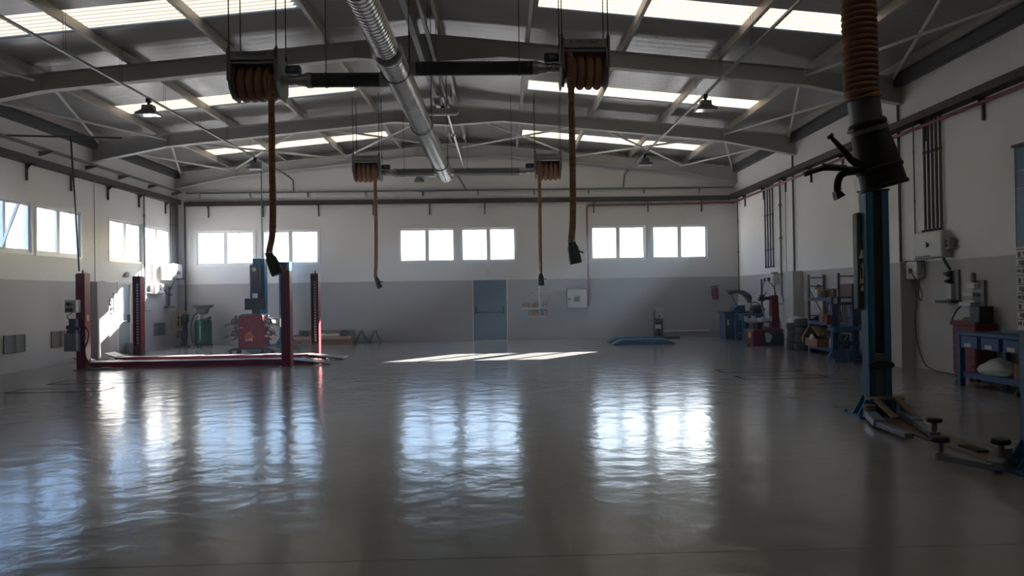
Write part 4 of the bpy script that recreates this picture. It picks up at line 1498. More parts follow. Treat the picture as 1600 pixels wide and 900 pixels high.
mb = MB().bar((4.66, 9.26, .24), (4.62, 8.72, .10), .07, .03).bar((4.92, 9.26, .26), (4.86, 8.7, .10), .07, .03)
mb.bx(4.58, 5.02, 9.24, 9.395, .23, .26)
obj('carriage_yoke', mb, 'tan', t, bev=.004)
obj('cover_plate', MB().bx(4.52, 4.86, 6.45, 9.2, .0, .022), 'tan', t, bev=.004, label='tan chequer plate over the floor between the posts')
obj('loose_pad', MB().bx(4.58, 4.70, 7.15, 7.45, .0225, .045), 'black', t)

t = thing('two_post_lift', 'blue two-post car lift at the back left, behind the red alignment cabinet', 'car lift', (0, 0, 0))
X1, Y1, Y2 = -7.55, 23.62, 26.0
p = lift_post(t, X1, Y1, 1, 2.84)
mb = MB().bx(X1 - .23, X1 + .09, Y1 - .34, Y1 - .152, 1.62, 2.68)
cov = obj('motor_cover', mb, 'dark_grey', p, bev=.05)
obj('sticker', MB().bx(X1 - .13, X1 + .03, Y1 - .345, Y1 - .341, 1.64, 1.78), 'paper', cov)
obj('badge', MB().lathe([(.001, 0), (.065, .0), (.06, .006), (.001, .006)], (X1 - .07, Y1 - .347, 2.52), 'y', 16), 'light_grey', cov)
lift_post(t, X1 + .10, Y2, -1, 2.84)
arm(t, (X1 + .3, Y1 + .2, 0), (X1 + .75, Y1 + .1, 0), (X1 + 1.2, Y1 + .0, 0), .22)
arm(t, (X1 - .2, Y1 + .35, 0), (X1 - .5, Y1 + .8, 0), (X1 - .3, Y1 + 1.2, 0), .22)
arm(t, (X1 + .2, Y2 - .35, 0), (X1 + .6, Y2 - .7, 0), (X1 + .6, Y2 - 1.1, 0), .22)

# ---- red wheel alignment cabinet
t = thing('alignment_cabinet', 'red wheel alignment cabinet numbered 648 with a black screen on top', 'alignment machine', (-7.38, 22.45, 0), R(-4))
mb = MB().bx(-.37, .37, -.26, .26, .17, 1.12)
body = obj('body', mb, 'red_bright', t, bev=.015)
obj('top_tray', MB().prism([(-.36, 1.12), (.38, 1.12), (.30, 1.17), (-.26, 1.17)], 'y', -.26, .26), 'dark_grey', t)
mb = MB().text('648', .15, face_mx(-.04, -.2605, .42), .002)
obj('number', mb, 'white', body, label='white number 648')
mb = MB()
for k in range(7):
    mb.bx(-.15 + k * .035, -.128 + k * .035, -.2625, -.2595, .555, .58 + .012 * (k % 2))
mb.prism([(-.11, .625), (-.02, .64), (.04, .675), (.06, .67), (.0, .625), (-.02, .605)], 'y', -.2625, -.2595)
obj('emblem', mb, 'amber', body, label='worn orange emblem')
obj('orange_stripe', MB().bx(-.16, .14, -.263, -.2595, .495, .525), 'orange_text', body)
obj('badge', MB().bx(-.30, -.22, -.263, -.2595, .76, .785), 'light_grey', body)
obj('handle', MB().bx(-.16, -.02, -.275, -.259, .955, .985), 'card_dark', body)
mb = MB().bx(-.05, .16, .0, .1, 1.15, 1.30)
obj('screen_stand', mb, 'black_plastic', t)
obj('screen', MB().bx(-.25, .36, -.05, .03, 1.29, 1.63), 'black_plastic', t, bev=.012)
mb = MB()
for s in (-1, 1):
    mb.prism([(s * .3, .12), (s * .70, .07), (s * .70, .10), (s * .5, .19), (s * .3, .19)], 'y', -.24, .24)
mb.bx(-.34, .34, -.24, .24, .12, .17)
obj('wheeled_base', mb, 'dark_grey', t, bev=.01)
for (x, y) in ((-.62, -.18), (-.38, -.22), (.34, -.22), (.62, -.18), (-.5, .2), (.5, .2)):
    mb = MB().cyl((x - .022, y, .055), (x + .022, y, .055), .055, n=14).bx(x - .03, x + .03, y - .03, y + .03, .06, .13)
    obj('castor', mb, 'black', t)
for s in (-1, 1):
    for z in (.86, .52):
        mb = MB().bx(s * .37, s * .62, -.16, .12, z, z + .10).cyl((s * .52, -.18, z + .10), (s * .52, .10, z + .10), .085, n=16)
        mb.bar((s * .55, -.1, z + .06), (s * .80, -.16, z - .02), .05, .035).bar((s * .45, -.12, z + .2), (s * .60, -.12, z + .08), .04)
        mb.bar((s * .40, -.1, z), (s * .58, -.1, z - .12), .04).ball((s * .48, -.14, z + .24), .04)
        h = obj('sensor_head', mb, 'dark_grey', t, bev=.006)
        mb = MB().cyl((s * .52, -.205, z + .10), (s * .52, -.18, z + .10), .05, n=12).bar((s * .62, -.17, z + .03), (s * .82, -.18, z - .06), .028).bx(s * .40, s * .5, -.19, -.16, z - .03, z + .02)
        if s > 0 and z > .8:
            mb.bx(s * .80, s * .86, -.20, -.06, z - .08, z + .17).bx(s * .42, s * .82, -.17, -.13, z + .13, z + .17).bx(s * .42, s * .68, -.19, -.12, z - .07, z - .02)
        obj('clamp', mb, 'chrome' if s > 0 else 'mid_grey', h)

# ---- corner: yellow-framed tool stand, green oil drainer
t = thing('tool_stand', 'dark tool stand with a yellow wire rack in the far left corner', 'stand', (-10.92, 25.85, 0))
mb = MB().bx(-.16, .22, -.14, .14, 0, .04).cyl((-.02, 0, .04), (-.02, 0, 1.05), .045, n=12).cyl((.10, .02, .04), (.12, .02, 1.0), .06, n=12).bx(-.12, .16, -.1, .1, .35, .62)
obj('column', mb, 'black_plastic', t, bev=.006)
mb = MB()
for dx in (-.26, -.12, .02):
    mb.tube(curve([(dx + .02, -.12, .56), (dx - .03, -.14, .9), (dx + .02, -.12, 1.16), (dx + .12, -.08, 1.24), (dx + .16, -.05, 1.08)], 5), .016, 6)
mb.tube([(-.25, -.13, .58), (.08, -.13, .62)], .02, 6).tube([(-.28, -.14, .9), (.02, -.14, .95)], .014, 6)
obj('wire_rack', mb, 'yellow', t, label='yellow wire rack')
mb = MB().bx(.06, .24, -.14, .02, .86, 1.12).bx(-.1, .06, -.12, -.02, .74, 1.06)
obj('tool_head', mb, 'black', t, bev=.02)
obj('hose', MB().tube(curve([(.02, -.12, .7), (-.02, -.15, .4), (.05, -.17, .15)]), .02, 6), 'mid_grey', t)

t = thing('oil_drainer', 'green wheeled oil drainer with a grey funnel against the back wall', 'oil drainer', (-10.18, 25.8, 0))
obj('tank', MB().lathe([(.10, .06), (.25, .09), (.275, .14), (.275, .84), (.25, .91), (.10, .95)], n=28), 'green', t)
mb = MB().lathe([(.05, 1.10), (.13, 1.12), (.20, 1.24), (.21, 1.30), (.33, 1.38), (.36, 1.43), (.345, 1.43), (.31, 1.39), (.19, 1.31), (.04, 1.16)], n=28)
obj('funnel', mb, 'mid_grey', t)
obj('funnel_pipe', MB().cyl((-.04, 0, .92), (0, 0, 1.12), .035, n=10).cyl((-.10, -.06, .92), (-.10, -.06, 1.05), .06, n=12).cyl((.1, -.05, .92), (.1, -.05, 1.02), .05, n=12), 'light_grey', t)
mb = MB().bar((-.05, -.2, .92), (.30, -.18, .98), .03).bar((.25, -.18, .98), (.27, -.12, .8), .04).ball((.27, -.14, 1.0), .05, 8, 6)
obj('push_handle', mb, 'black_plastic', t)
obj('hose', MB().tube(curve([(-.1, -.1, 1.2), (-.22, -.2, 1.08), (-.32, -.2, .8), (-.33, -.18, .4), (-.28, -.2, .15)]), .017, 6), 'black', t)
obj('sight_gauge', MB().bx(-.01, .01, -.295, -.272, .25, .75), 'light_grey', t)
for s in (-1, 1):
    obj('wheel', MB().cyl((s * .20, .1, .07), (s * .24, .1, .07), .07, n=16), 'black', t)
obj('foot', MB().cyl((0, -.18, 0), (0, -.18, .09), .03, n=8).bx(-.26, .26, -.22, .22, .045, .075), 'black_plastic', t)

# small speaker-like box by the side door
t = thing('floor_heater', 'small dark box with a pale round grille on the floor beside the side door', 'heater', (-11.12, 22.98, 0), PI / 2)
obj('case', MB().bx(-.24, .24, -.14, .16, .02, .36), 'dark_grey', t, bev=.02)
obj('grille', MB().lathe([(.09, 0), (.09, .02), (.02, .02)], (-.10, -.16, .19), 'y', 20), 'light_grey', t)
obj('foot', MB().bx(-.2, .2, -.1, .1, 0, .02), 'black', t)

# ---- cardboard box of parts and two trestles at the back wall
t = thing('cardboard_box', 'long open cardboard box of parts on the floor against the back wall', 'box', (-6.15, 26.1, 0))
mb = MB()
hw, d0, d1 = .98, -.35, .35
mb.bx(-hw, hw, d0, d0 + .01, .01, .30).bx(-hw, hw, d1 - .01, d1, .01, .48).bx(-hw, -hw + .01, d0, d1, .01, .34).bx(hw - .01, hw, d0, d1, .01, .34).bx(-hw, hw, d0, d1, 0, .01)
obj('walls', mb, 'card', t)
mb = MB().prism([(d0, .30), (d0 - .12, .20), (d0 - .115, .19), (d0 + .01, .295)], 'x', -hw, hw)
mb.prism([(-hw, .34), (-hw - .10, .16), (-hw - .09, .155), (-hw + .01, .335)], 'y', d0, d1)
obj('flap', mb, 'card', t)
for (x, y, z, sx, sy, sz, m, nm, lab) in ((-.72, .15, .34, .12, .11, .12, 'black', 'rubber_block', 'black lump lying at the left end of the long cardboard box'),
                                         (.66, .1, .36, .17, .12, .12, 'black', 'rubber_block', 'large black lump lying in the right part of the long cardboard box'),
                                         (.87, .12, .34, .10, .1, .09, 'black', 'rubber_block', 'small black lump at the right end of the long cardboard box')):
    mb = MB().ball((0, 0, 0), 1.0, 12, 8, (sx, sy, sz))
    o = obj(nm, mb, m, loc=(-6.15 + x, 26.1 + y, z))
    tag(o, lab, 'rubber part', 'rubber parts in the long cardboard box')
for (x, w, lab) in ((-.05, .24, 'pale film roll in the middle of the long cardboard box'), (.28, .26, 'pale film bag beside the large black lump in the cardboard box')):
    mb = MB().ball((0, 0, 0), 1, 14, 8, (w, .16, .075))
    tag(obj('film_bag', mb, 'plastic_bag', loc=(-6.15 + x, 26.12, .30)), lab, 'plastic bag', 'film bags in the long cardboard box')
tag(obj('filler_box', MB().bx(-.8, .9, -.25, .28, 0, .24), 'card_dark', loc=(-6.15, 26.1, .012)), 'dark cardboard filler lying inside the long open box', 'box')
for k, x in enumerate((-4.92, -4.45)):
    t = thing('trestle', ('folding metal trestle next to the long cardboard box' if k == 0 else 'folding metal trestle farther right of the long cardboard box'), 'trestle', (x, 26.25, 0), 0, 'metal trestles on the back wall')
    for s in (-1, 1):
        for yy in (-.18, .18):
            obj('leg', MB().bar((s * .02, yy * .4, .42), (s * .21, yy, .0), .03, .03), 'mid_grey', t)
    obj('top_bar', MB().bx(-.035, .035, -.22, .22, .41, .45), 'mid_grey', t)

# ---- blue low scissor lift and its control column
t = thing('scissor_lift', 'low blue scissor lift of two flat platforms near the back wall', 'car lift', (4.42, 24.1, 0))
for yc in (-.62, .55):
    mb = MB().prism([(-.98, .02), (-.72, .15), (.72, .15), (.98, .02), (.98, 0), (-.98, 0)], 'y', yc - .28, yc + .28)
    p = obj('platform', mb, 'blue_pale', t, bev=.008)
    obj('rubber_mat', MB().bx(-.66, .66, yc - .24, yc + .24, .1505, .165), 'blue', p)
obj('cross_tube', MB().cyl((.3, -.4, .06), (.3, .3, .06), .03, n=10), 'black', t)
t = thing('lift_control', 'grey control column with two pale boxes behind the blue scissor lift', 'control column', (5.50, 26.35, 0))
obj('base', MB().bx(-.30, .72, -.22, .16, 0, .05), 'black_plastic', t, bev=.006)
obj('column', MB().bx(-.15, .17, -.06, .12, .05, .98), 'arm', t, bev=.01)
obj('upper_box', MB().bx(-.10, .16, -.17, -.06, .70, 1.06), 'light_grey', t, bev=.02)
mb = MB().cyl((.0, -.17, .78), (.0, -.2, .78), .03, n=10).cyl((.10, -.17, .93), (.10, -.19, .93), .018, n=8)
obj('button', mb, 'black', t)
obj('lower_box', MB().bx(-.12, .06, -.19, -.06, .34, .48), 'white', t, bev=.01)
obj('motor', MB().cyl((.0, -.12, .10), (.0, -.12, .34), .07, n=14).cyl((-.1, -.11, .52), (.1, -.11, .6), .06, n=12), 'dark_grey', t)


# ---- wheel balancer
t = thing('wheel_balancer', 'blue wheel balancer with its curved dark hood raised in the right corner', 'wheel balancer', (8.0, 25.3, 0))
mb = MB().bx(-.50, .30, -.30, .40, .03, .88)
body = obj('body', mb, 'blue_dark', t, bev=.02)
obj('side_strip', MB().bx(-.515, -.36, -.315, -.2995, .05, .86), 'dark_grey', body, bev=.006)
obj('sticker', MB().bx(-.45, -.39, -.322, -.315, .48, .66), 'paper', body)
obj('foot_edge', MB().bx(-.48, .28, -.28, .38, 0, .03), 'black', body)
obj('weight_tray', MB().bx(-.54, .34, -.33, .42, .88, .93), 'black_plastic', t, bev=.015)
mb = MB().prism([(-.22, .93), (.24, .93), (.24, 1.14), (-.02, 1.14)], 'y', -.12, .36)
con = obj('console', mb, 'blue_dark', t, bev=.012)
sl = math.atan2(.21, .20)
mb = MB().prism([(-.195, .945), (-.185, .937), (-.025, 1.115), (-.035, 1.125)], 'y', -.09, .3)
obj('display', mb, 'light_grey', con)
# hood: part of a wide band bent over
mb = MB()
prof = []
for k in range(15):
    a = R(8 + k * 7.6)
    prof.append((.02 + .62 * math.cos(a) * 1.0, .94 + .72 * math.sin(a)))
inner = [(x * .80 - .0, .94 + (z - .94) * .86) for x, z in prof]
mb.prism(prof + inner[::-1], 'y', -.12, .32)
obj('hood', mb, 'dark_grey', t, smooth=.9)
mb = MB().bar((.10, .05, .95), (-.24, .05, 1.60), .035).bar((-.36, .05, 1.64), (.0, .05, 1.655), .05, .03)
obj('hood_arm', mb, 'mid_grey', t)

# ---- blue workbench behind the tyre changer, with a vacuum body on it
t = thing('workbench', 'small blue workbench with bins between the wheel balancer and the tyre changer', 'workbench', (8.02, 24.35, 0))
obj('top', MB().bx(-.28, .40, -.40, .40, .83, .88), 'blue_bench', t, bev=.006)
for sx in (-.25, .37):
    for sy in (-.37, .37):
        obj('leg', MB().bx(sx - .03, sx + .03, sy - .03, sy + .03, 0, .83), 'blue_bench', t)
obj('shelf', MB().bx(-.25, .38, -.38, .38, .22, .25), 'blue_bench', t)
for k, x in enumerate((-.14, .06, .26)):
    b = obj('drawer', MB().bx(x - .085, x + .085, -.41, .2, .66, .82), 'blue_bench', t, bev=.01)
    obj('handle', MB().bx(x - .04, x + .04, -.425, -.41, .73, .75), 'light_grey', b)
t = thing('grinder', 'round black machine with a carrying handle on the blue workbench', 'machine', (8.30, 24.25, .88))
obj('body', MB().lathe([(.03, .0), (.13, .01), (.20, .09), (.21, .17), (.17, .25), (.05, .29)], n=20), 'black_plastic', t)
obj('handle', MB().tube(curve([(-.16, 0, .2), (-.15, 0, .34), (.0, 0, .36), (.15, 0, .24)], 5), .018, 8), 'black', t)
for k, (x, y, m, lab) in enumerate(((7.88, 24.1, 'light_grey', 'pale tin can on the lower shelf of the small blue workbench'), )):
    o = obj('tin_can', MB().lathe([(.05, 0), (.055, .005), (.055, .13), (.05, .135)], n=16), m, loc=(x, y, .25))
    tag(o, lab, 'can')

# ---- tyre changer
t = thing('tyre_changer', 'red tyre changer with a tall column and round clamping table on the right', 'tyre changer', (7.80, 22.05, 0))
mb = MB().prism([(-.48, 0), (.44, 0), (.46, .12), (.42, .50), (.10, .56), (-.10, .48), (-.44, .48), (-.48, .40)], 'y', -.30, .42)
body = obj('body', mb, 'red_bright', t, bev=.02)
mb = MB().prism([(-.16, .02), (.43, .02), (.43, .36), (.18, .42), (.06, .26), (-.02, .42), (-.16, .42)], 'y', -.315, -.30)
obj('side_panel', mb, 'black_plastic', body)
mb = MB().prism([(-.10, .12), (.02, .10), (.10, .30), (-.06, .40), (-.12, .38)], 'y', -.325, -.301)
obj('breaker_blade', mb, 'light_grey', body)
obj('sticker', MB().bx(-.486, -.479, -.12, .06, .24, .40), 'cream', body)
mb = MB().cyl((-.20, .05, .48), (-.20, .05, .68), .12, n=20)
obj('table_stem', mb, 'black_plastic', t)
mb = MB().bx(-.58, .22, -.02, .12, .72, .80).bx(-.25, -.13, -.40, .48, .72, .80)
mb.m(1).cyl((-.18, .05, .68), (-.18, .05, .73), .38, n=28)
mb.m(0)
for (x, y) in ((-.56, .05), (.18, .05), (-.19, -.38), (-.19, .46)):
    mb.bx(x - .05, x + .05, y - .05, y + .05, .80, .86)
obj('clamping_table', mb, ['light_grey', 'mid_grey'], t, bev=.008)
mb = MB().prism([(.22, .50), (.46, .50), (.43, 1.48), (.24, 1.48)], 'y', .05, .30)
col = obj('column', mb, 'red_bright', t, bev=.012)
mb = MB().bx(-.10, .24, .12, .24, 1.34, 1.44).cyl((-.02, .18, 1.30), (-.02, .18, 1.50), .07, n=14)
obj('swing_arm', mb, 'black_plastic', col, bev=.01)
mb = MB().cyl((-.02, .18, 1.12), (-.02, .18, 1.93), .03, n=12).cyl((-.02, .18, 1.93), (-.02, .18, 1.96), .045, n=12).bar((-.02, .18, 1.12), (.02, .12, 1.04), .07).bar((-.14, .18, 1.36), (-.02, .18, 1.32), .05)
mb.bar((.04, .16, 1.46), (.10, .12, 1.58), .03)
obj('mount_head', mb, 'dark_grey', col)
mb = MB().bar((.46, .14, 1.22), (.6, .1, 1.22), .02).tube(curve([(.44, .2, .9), (.54, .2, .6), (.52, .2, .3), (.56, .2, .14)]), .014, 6).torus((.57, .06, .34), 'y', .08, .02, 18, 6)
obj('air_line', mb, 'black', t)
mb = MB().bar((.44, -.1, .30), (.62, -.16, .02), .03)
mb.bx(-.6, -.46, -.12, .02, .0, .04).bar((-.53, -.05, .03), (-.44, -.05, .1), .04)
obj('pedal', mb, 'dark_grey', t)
tag(obj('air_gun', MB().bar((0, 0, 0), (.02, -.1, .10), .04).bar((.0, 0, .06), (.06, -.2, .0), .035).cyl((0, 0, .10), (0, 0, .16), .03, n=8), 'mid_grey', loc=(XR - .03, 22.28, 1.30)), 'grey air gun hanging on the wall behind the tyre changer', 'air gun')


# ---- tyres
def tyre_mesh(r=.31, w=.2):
    mb = MB()
    hw = w / 2
    prof = [(.19, -hw * .8), (.20, -hw), (r - .05, -hw), (r - .012, -hw * .82), (r, -hw * .5), (r, hw * .5), (r - .012, hw * .82), (r - .05, hw), (.20, hw), (.19, hw * .8)]
    out = []
    n = 40
    for rr, h in prof:
        ring = []
        for j in range(n):
            a = 2 * PI * j / n
            q = rr - (.008 if (j % 2 and abs(h) < hw * .6 and rr > r - .02) else 0)
            ring.append(V((q * math.cos(a), q * math.sin(a), h)))
        out.append(ring)
    mb.rings(out + [out[0]], False, False)
    return mb


def tyre_stack(x, y, n, w, labels, r, group):
    me = None
    for k in range(n):
        if me is None:
            o = obj('tyre', tyre_mesh(r, w), 'black')
            me = o.data
        else:
            o = bpy.data.objects.new('tyre', me)
            COL.objects.link(o)
        o.location = (x + .012 * ((k * 7) % 3 - 1), y + .01 * ((k * 5) % 3 - 1), w / 2 + k * (w + .002))
        o.rotation_euler = (0, 0, k * .7)
        tag(o, labels[k], 'tyre', group)


rank = ['bottom', 'second from the bottom', 'third from the bottom', 'top']
tyre_stack(8.145, 20.46, 4, .178, ['black tyre %s in the lower stack beside the column casing' % r for r in rank], .30, 'tyres in the lower stack')
tyre_stack(8.14, 19.83, 4, .212, ['black tyre %s in the taller stack beside the shelf rack' % r for r in rank], .315, 'tyres in the taller stack')
mb = MB()
bm = mb.bm
bmesh.ops.create_icosphere(bm, subdivisions=3, radius=1)
for v in bm.verts:
    n = math.sin(v.co.x * 9 + v.co.y * 5) * math.cos(v.co.z * 8 + v.co.y * 6)
    v.co = V((v.co.x * .27, v.co.y * .27, max(v.co.z, -.02) * .17)) * (1 + .09 * n)
tag(obj('plastic_sheet', mb, 'plastic_bag', loc=(8.15, 20.46, .728)), 'crumpled cloudy plastic sheet on top of the lower tyre stack', 'plastic sheet')


# ---- shelf racks along the right wall (local x runs towards the camera, -y into the room)
def rack(label, y_far, levels, length=1.80, h=2.02, depth=.46, ladders=(1, 1)):
    t = thing('shelf_rack', label, 'shelf rack', (XR - .01, y_far, 0), -PI / 2, 'shelf racks on the right wall')
    for k, x in enumerate((.03, length - .03)):
        if not ladders[k]:
            continue
        mb = MB()
        for y in (-.03, -depth + .03):
            mb.bx(x - .03, x + .03, y - .03, y + .03, 0, h)
        for z in (.12, .95, 1.72, 1.94):
            mb.bx(x - .012, x + .012, -depth + .06, -.06, z - .018, z + .018)
        mb.bar((x, -depth + .06, 1.62), (x, -.06, .98), .03, .02).bar((x, -depth + .06, .20), (x, -.06, .90), .03, .02)
        obj('end_frame', mb, 'mid_grey', t)
    for z in levels:
        b = obj('shelf_board', MB().bx(.06, length - .06, -depth + .02, -.02, z, z + .025), 'mid_grey', t)
        mb = MB().bx(.06, length - .06, -depth - .005, -depth + .035, z - .06, z + .03).bx(.06, length - .06, -.04, -.0, z - .06, z + .03)
        obj('shelf_beam', mb, 'rack_blue', b, label='dark blue shelf beam')
    return t


LV = [.17, .80, 1.40]
rack('grey and blue shelf rack beside the taller tyre stack', 19.42, LV)
rack('grey and blue shelf rack half hidden behind the blue press', 17.58, LV, ladders=(0, 1))


def carton(x, y, z, sx, sy, sz, m, label, rz=0.0, name='carton', tape=None):
    t = thing(name, label, 'box', (x, y, z), rz, 'cartons on the shelf racks')
    obj('case', MB().bx(-sx / 2, sx / 2, -sy / 2, sy / 2, 0, sz), m, t, bev=.006)
    obj('lid_flap', MB().bx(-sx / 2 - .004, sx / 2 + .004, -sy / 2 - .004, -.004, sz, sz + .006).bx(-sx / 2 - .004, sx / 2 + .004, .004, sy / 2 + .004, sz, sz + .006), m, t)
    if tape:
        obj('label_sticker', MB().bx(-sx / 2 * tape[0], sx / 2 * tape[1], -sy / 2 - .003, -sy / 2, sz * tape[2], sz * tape[3]), 'paper', t)
    return t


B1 = 1.425
carton(8.13, 18.95, B1, .22, .22, .20, 'light_grey', 'small white carton on the top shelf of the far rack')
carton(8.30, 18.45, B1, .26, .4, .22, 'card_dark', 'dark carton on the top shelf of the far rack, right of the white carton')
carton(8.16, 17.2, B1, .34, .6, .32, 'card_dark', 'large dark carton with a white sticker on the top shelf of the near rack', tape=(.1, .6, .6, .95))
carton(8.12, 18.62, .825, .22, .26, .22, 'card', 'open brown carton on the middle shelf of the far rack')
carton(8.2, 18.25, .825, .26, .3, .26, 'card_dark', 'dark brown carton on the middle shelf of the far rack, beside the open carton')
t = thing('vacuum_cleaner', 'round brown canister on the top shelf of the far rack', 'canister', (8.12, 18.62, B1))
obj('body', MB().lathe([(.05, 0), (.10, .02), (.11, .1), (.08, .17), (.03, .19)], n=18), 'card_dark', t)
obj('hose', MB().tube(curve([(.0, -.1, .1), (.05, -.2, .15), (.1, -.1, .04)], 5), .02, 8), 'black', t)
t = thing('tool_bag', 'pinkish bag at the left end of the top shelf of the far rack', 'bag', (8.22, 19.22, B1))
obj('body', MB().ball((0, 0, .14), 1, 14, 10, (.12, .12, .145)), 'card', t)
obj('strap', MB().tube(curve([(-.06, 0, .24), (0, 0, .34), (.06, 0, .24)], 5), .012, 6), 'card_dark', t)
for (x, y, lab) in ((8.10, 19.05, 'dark tool lying at the left end of the middle shelf of the far rack'), (8.25, 18.85, 'dark tool leaning on the open carton on the middle shelf')):
    t = thing('power_tool', lab, 'tool', (x, y, .825), .5, 'dark power tools on the middle shelf')
    obj('body', MB().tube([(-.14, 0, .06), (.0, 0, .07), (.16, 0, .09)], [.035, .055, .045], 12), 'black_plastic', t)
    obj('grip', MB().bar((-.02, 0, .06), (-.06, -.08, .02), .04), 'dark_grey', t)
# folded open carton on the bottom shelf
t = thing('open_carton', 'torn open brown cardboard carton sticking out of the bottom shelf of the far rack', 'box', (8.16, 18.85, .195), -PI / 2)
mb = MB().bx(-.36, .36, -.32, -.31, 0, .20).bx(-.36, .36, .14, .15, 0, .20).bx(-.36, -.35, -.31, .14, 0, .20).bx(.35, .36, -.31, .14, 0, .20).bx(-.36, .36, -.32, .15, -.0, .008)
obj('walls', mb, 'card', t)
mb = MB()
mb.prism([(-.48, .24), (-.02, .52), (.02, .51), (-.45, .20)], 'y', -.36, .08)
mb.prism([(-.02, .52), (.42, .30), (.40, .27), (-.02, .49)], 'y', -.30, .10)
mb.prism([(-.46, .22), (-.36, .20), (-.36, .10), (-.44, .06)], 'y', -.38, -.1)
obj('flap', mb, 'card', t)
obj('wrapping', MB().ball((-.05, -.27, .20), 1, 10, 8, (.10, .06, .11)), 'plastic_bag', t)
t = thing('spray_bottle', 'white bottle standing on the bottom shelf of the far rack', 'bottle', (8.09, 18.26, .195))
obj('body', MB().lathe([(.03, 0), (.04, .01), (.04, .18), (.015, .23), (.015, .26)], n=14), 'white', t)
obj('cap', MB().cyl((0, 0, .26), (0, 0, .29), .02, n=10), 'dark_grey', t)
carton(8.2, 17.95, .195, .3, .3, .34, 'card_dark', 'dark carton at the right end of the bottom shelf of the far rack')
carton(8.2, 16.9, .825, .3, .4, .3, 'card_dark', 'dark carton on the middle shelf of the near rack behind the press')
# red bottles next to the big carton
for k, (y, lab) in enumerate(((16.72, 'red-brown can on the top shelf of the near rack, farther from the camera'), (16.55, 'red-brown can on the top shelf of the near rack, nearer the camera'))):
    t = thing('spray_can', lab, 'can', (8.1, y, B1), 0, 'red-brown cans on the near rack')
    obj('body', MB().lathe([(.04, 0), (.045, .01), (.045, .18), (.02, .22)], n=14), 'red_pipe', t)
    obj('cap', MB().cyl((0, 0, .22), (0, 0, .26), .025, n=10), 'black_plastic', t)

# ---- blue workshop press
t = thing('hydraulic_press', 'blue workshop press standing in front of the shelf racks beside the lift column', 'press', (7.72, 16.70, 0))
for s in (-1, 1):
    mb = MB().bx(s * .23 - .075, s * .23 + .075, -.06, .06, .06, 1.42)
    p = obj('upright', mb, 'blue_dark', t, bev=.008)
    obj('pin_strip', MB().bx(s * .23 - .018, s * .23 + .018, -.064, -.059, .26, 1.02), 'black', p)
    obj('foot', MB().bx(s * .23 - .1, s * .23 + .1, -.22, .22, 0, .06).prism([(s * .23 + .07 * s, .06), (s * .23 + .18 * s, .06), (s * .23 + .07 * s, .25)], 'y', -.02, .02), 'blue_dark', p)
obj('lower_beam', MB().bx(-.30, .30, -.075, -.06, .36, .46).bx(-.30, .30, .06, .075, .36, .46), 'blue_dark', t)
obj('bed', MB().bx(-.34, .34, -.16, .16, .70, .76).bx(-.34, .08, -.20, -.16, .66, .80), 'blue', t, bev=.008, label='brighter blue press bed')
obj('crosshead', MB().bx(-.34, .34, -.09, .09, 1.28, 1.46), 'blue_dark', t, bev=.008)
obj('sticker', MB().bx(-.28, -.20, -.095, -.09, 1.30, 1.44).bx(-.12, .12, -.095, -.09, 1.34, 1.42), 'paper', t)
obj('ram', MB().cyl((0, 0, 1.28), (0, 0, 1.02), .06, n=14).cyl((0, 0, 1.02), (0, 0, .92), .035, n=12), 'chrome', t)
mb = MB().bx(-.44, -.31, -.08, .06, .84, 1.06).bar((-.40, -.02, 1.06), (-.42, -.12, 1.34), .025)
obj('pump', mb, 'red_pipe', t, bev=.01)
for k, (x, lab) in enumerate(((.12, 'black weight leaning on the foot of the blue press, right one'), (-.1, 'black weight leaning on the foot of the blue press, left one'))):
    o = obj('press_plate', MB().bx(-.09, .09, -.03, .03, 0, .28), 'blue_dark', loc=(7.72 + x, 16.60, .0), bev=.01)
    o.rotation_euler = (R(-8), 0, 0)
    tag(o, lab.replace('black weight', 'dark blue plate'), 'plate', 'loose press plates')

# ---- red tool trolley and blue bench on the right
t = thing('tool_trolley', 'red tool trolley behind the left end of the blue bench', 'tool trolley', (8.22, 12.90, 0), -PI / 2)
obj('body', MB().bx(-.30, .36, -.16, .20, .10, .96), 'red', t, bev=.012)
obj('top_tray', MB().bx(-.33, .39, -.19, .22, .96, 1.0).bx(-.33, .39, -.19, -.17, 1.0, 1.04).bx(-.33, -.31, -.19, .22, 1.0, 1.04), 'red_bright', t, bev=.005)
for k in range(5):
    z = .16 + k * .155
    b = obj('drawer', MB().bx(-.28, .34, -.172, -.158, z, z + .14), 'red', t, bev=.004)
    obj('handle', MB().bx(-.2, .26, -.182, -.172, z + .105, z + .125), 'dark_grey', b)
for (x, y) in ((-.24, -.1), (.30, -.1), (-.24, .14), (.30, .14)):
    obj('castor', MB().cyl((x - .02, y, .05), (x + .02, y, .05), .05, n=14).bx(x - .025, x + .025, y - .02, y + .02, .05, .1), 'black', t)
obj('hang_tag', MB().bx(-.316, -.30, -.14, -.06, .60, .72).bx(-.32, -.30, -.12, -.08, .73, .82), 'yellow', t)
t = thing('tester', 'black electronic tester box standing on the red tool trolley', 'tester', (8.26, 12.68, 1.0), -PI / 2)
obj('case', MB().bx(-.13, .13, -.13, .13, 0, .30), 'black_plastic', t, bev=.012)
obj('badge', MB().bx(.0, .10, -.134, -.129, .03, .09), 'rack_blue', t)
obj('front_module', MB().bx(-.33, -.13, -.12, .1, 0, .10), 'dark_grey', t, bev=.01)
t = thing('brass_fitting_set', 'little heap of brass air fittings on the left corner of the red trolley', 'fittings', (8.16, 13.11, 1.0))
mb = MB()
for k in range(5):
    a = k * 1.3
    mb.cyl((.06 * math.cos(a), .05 * math.sin(a), .015), (.06 * math.cos(a + .9), .05 * math.sin(a + .9), .035 + .01 * k), .016, n=8)
obj('fitting', mb, 'brass', t)
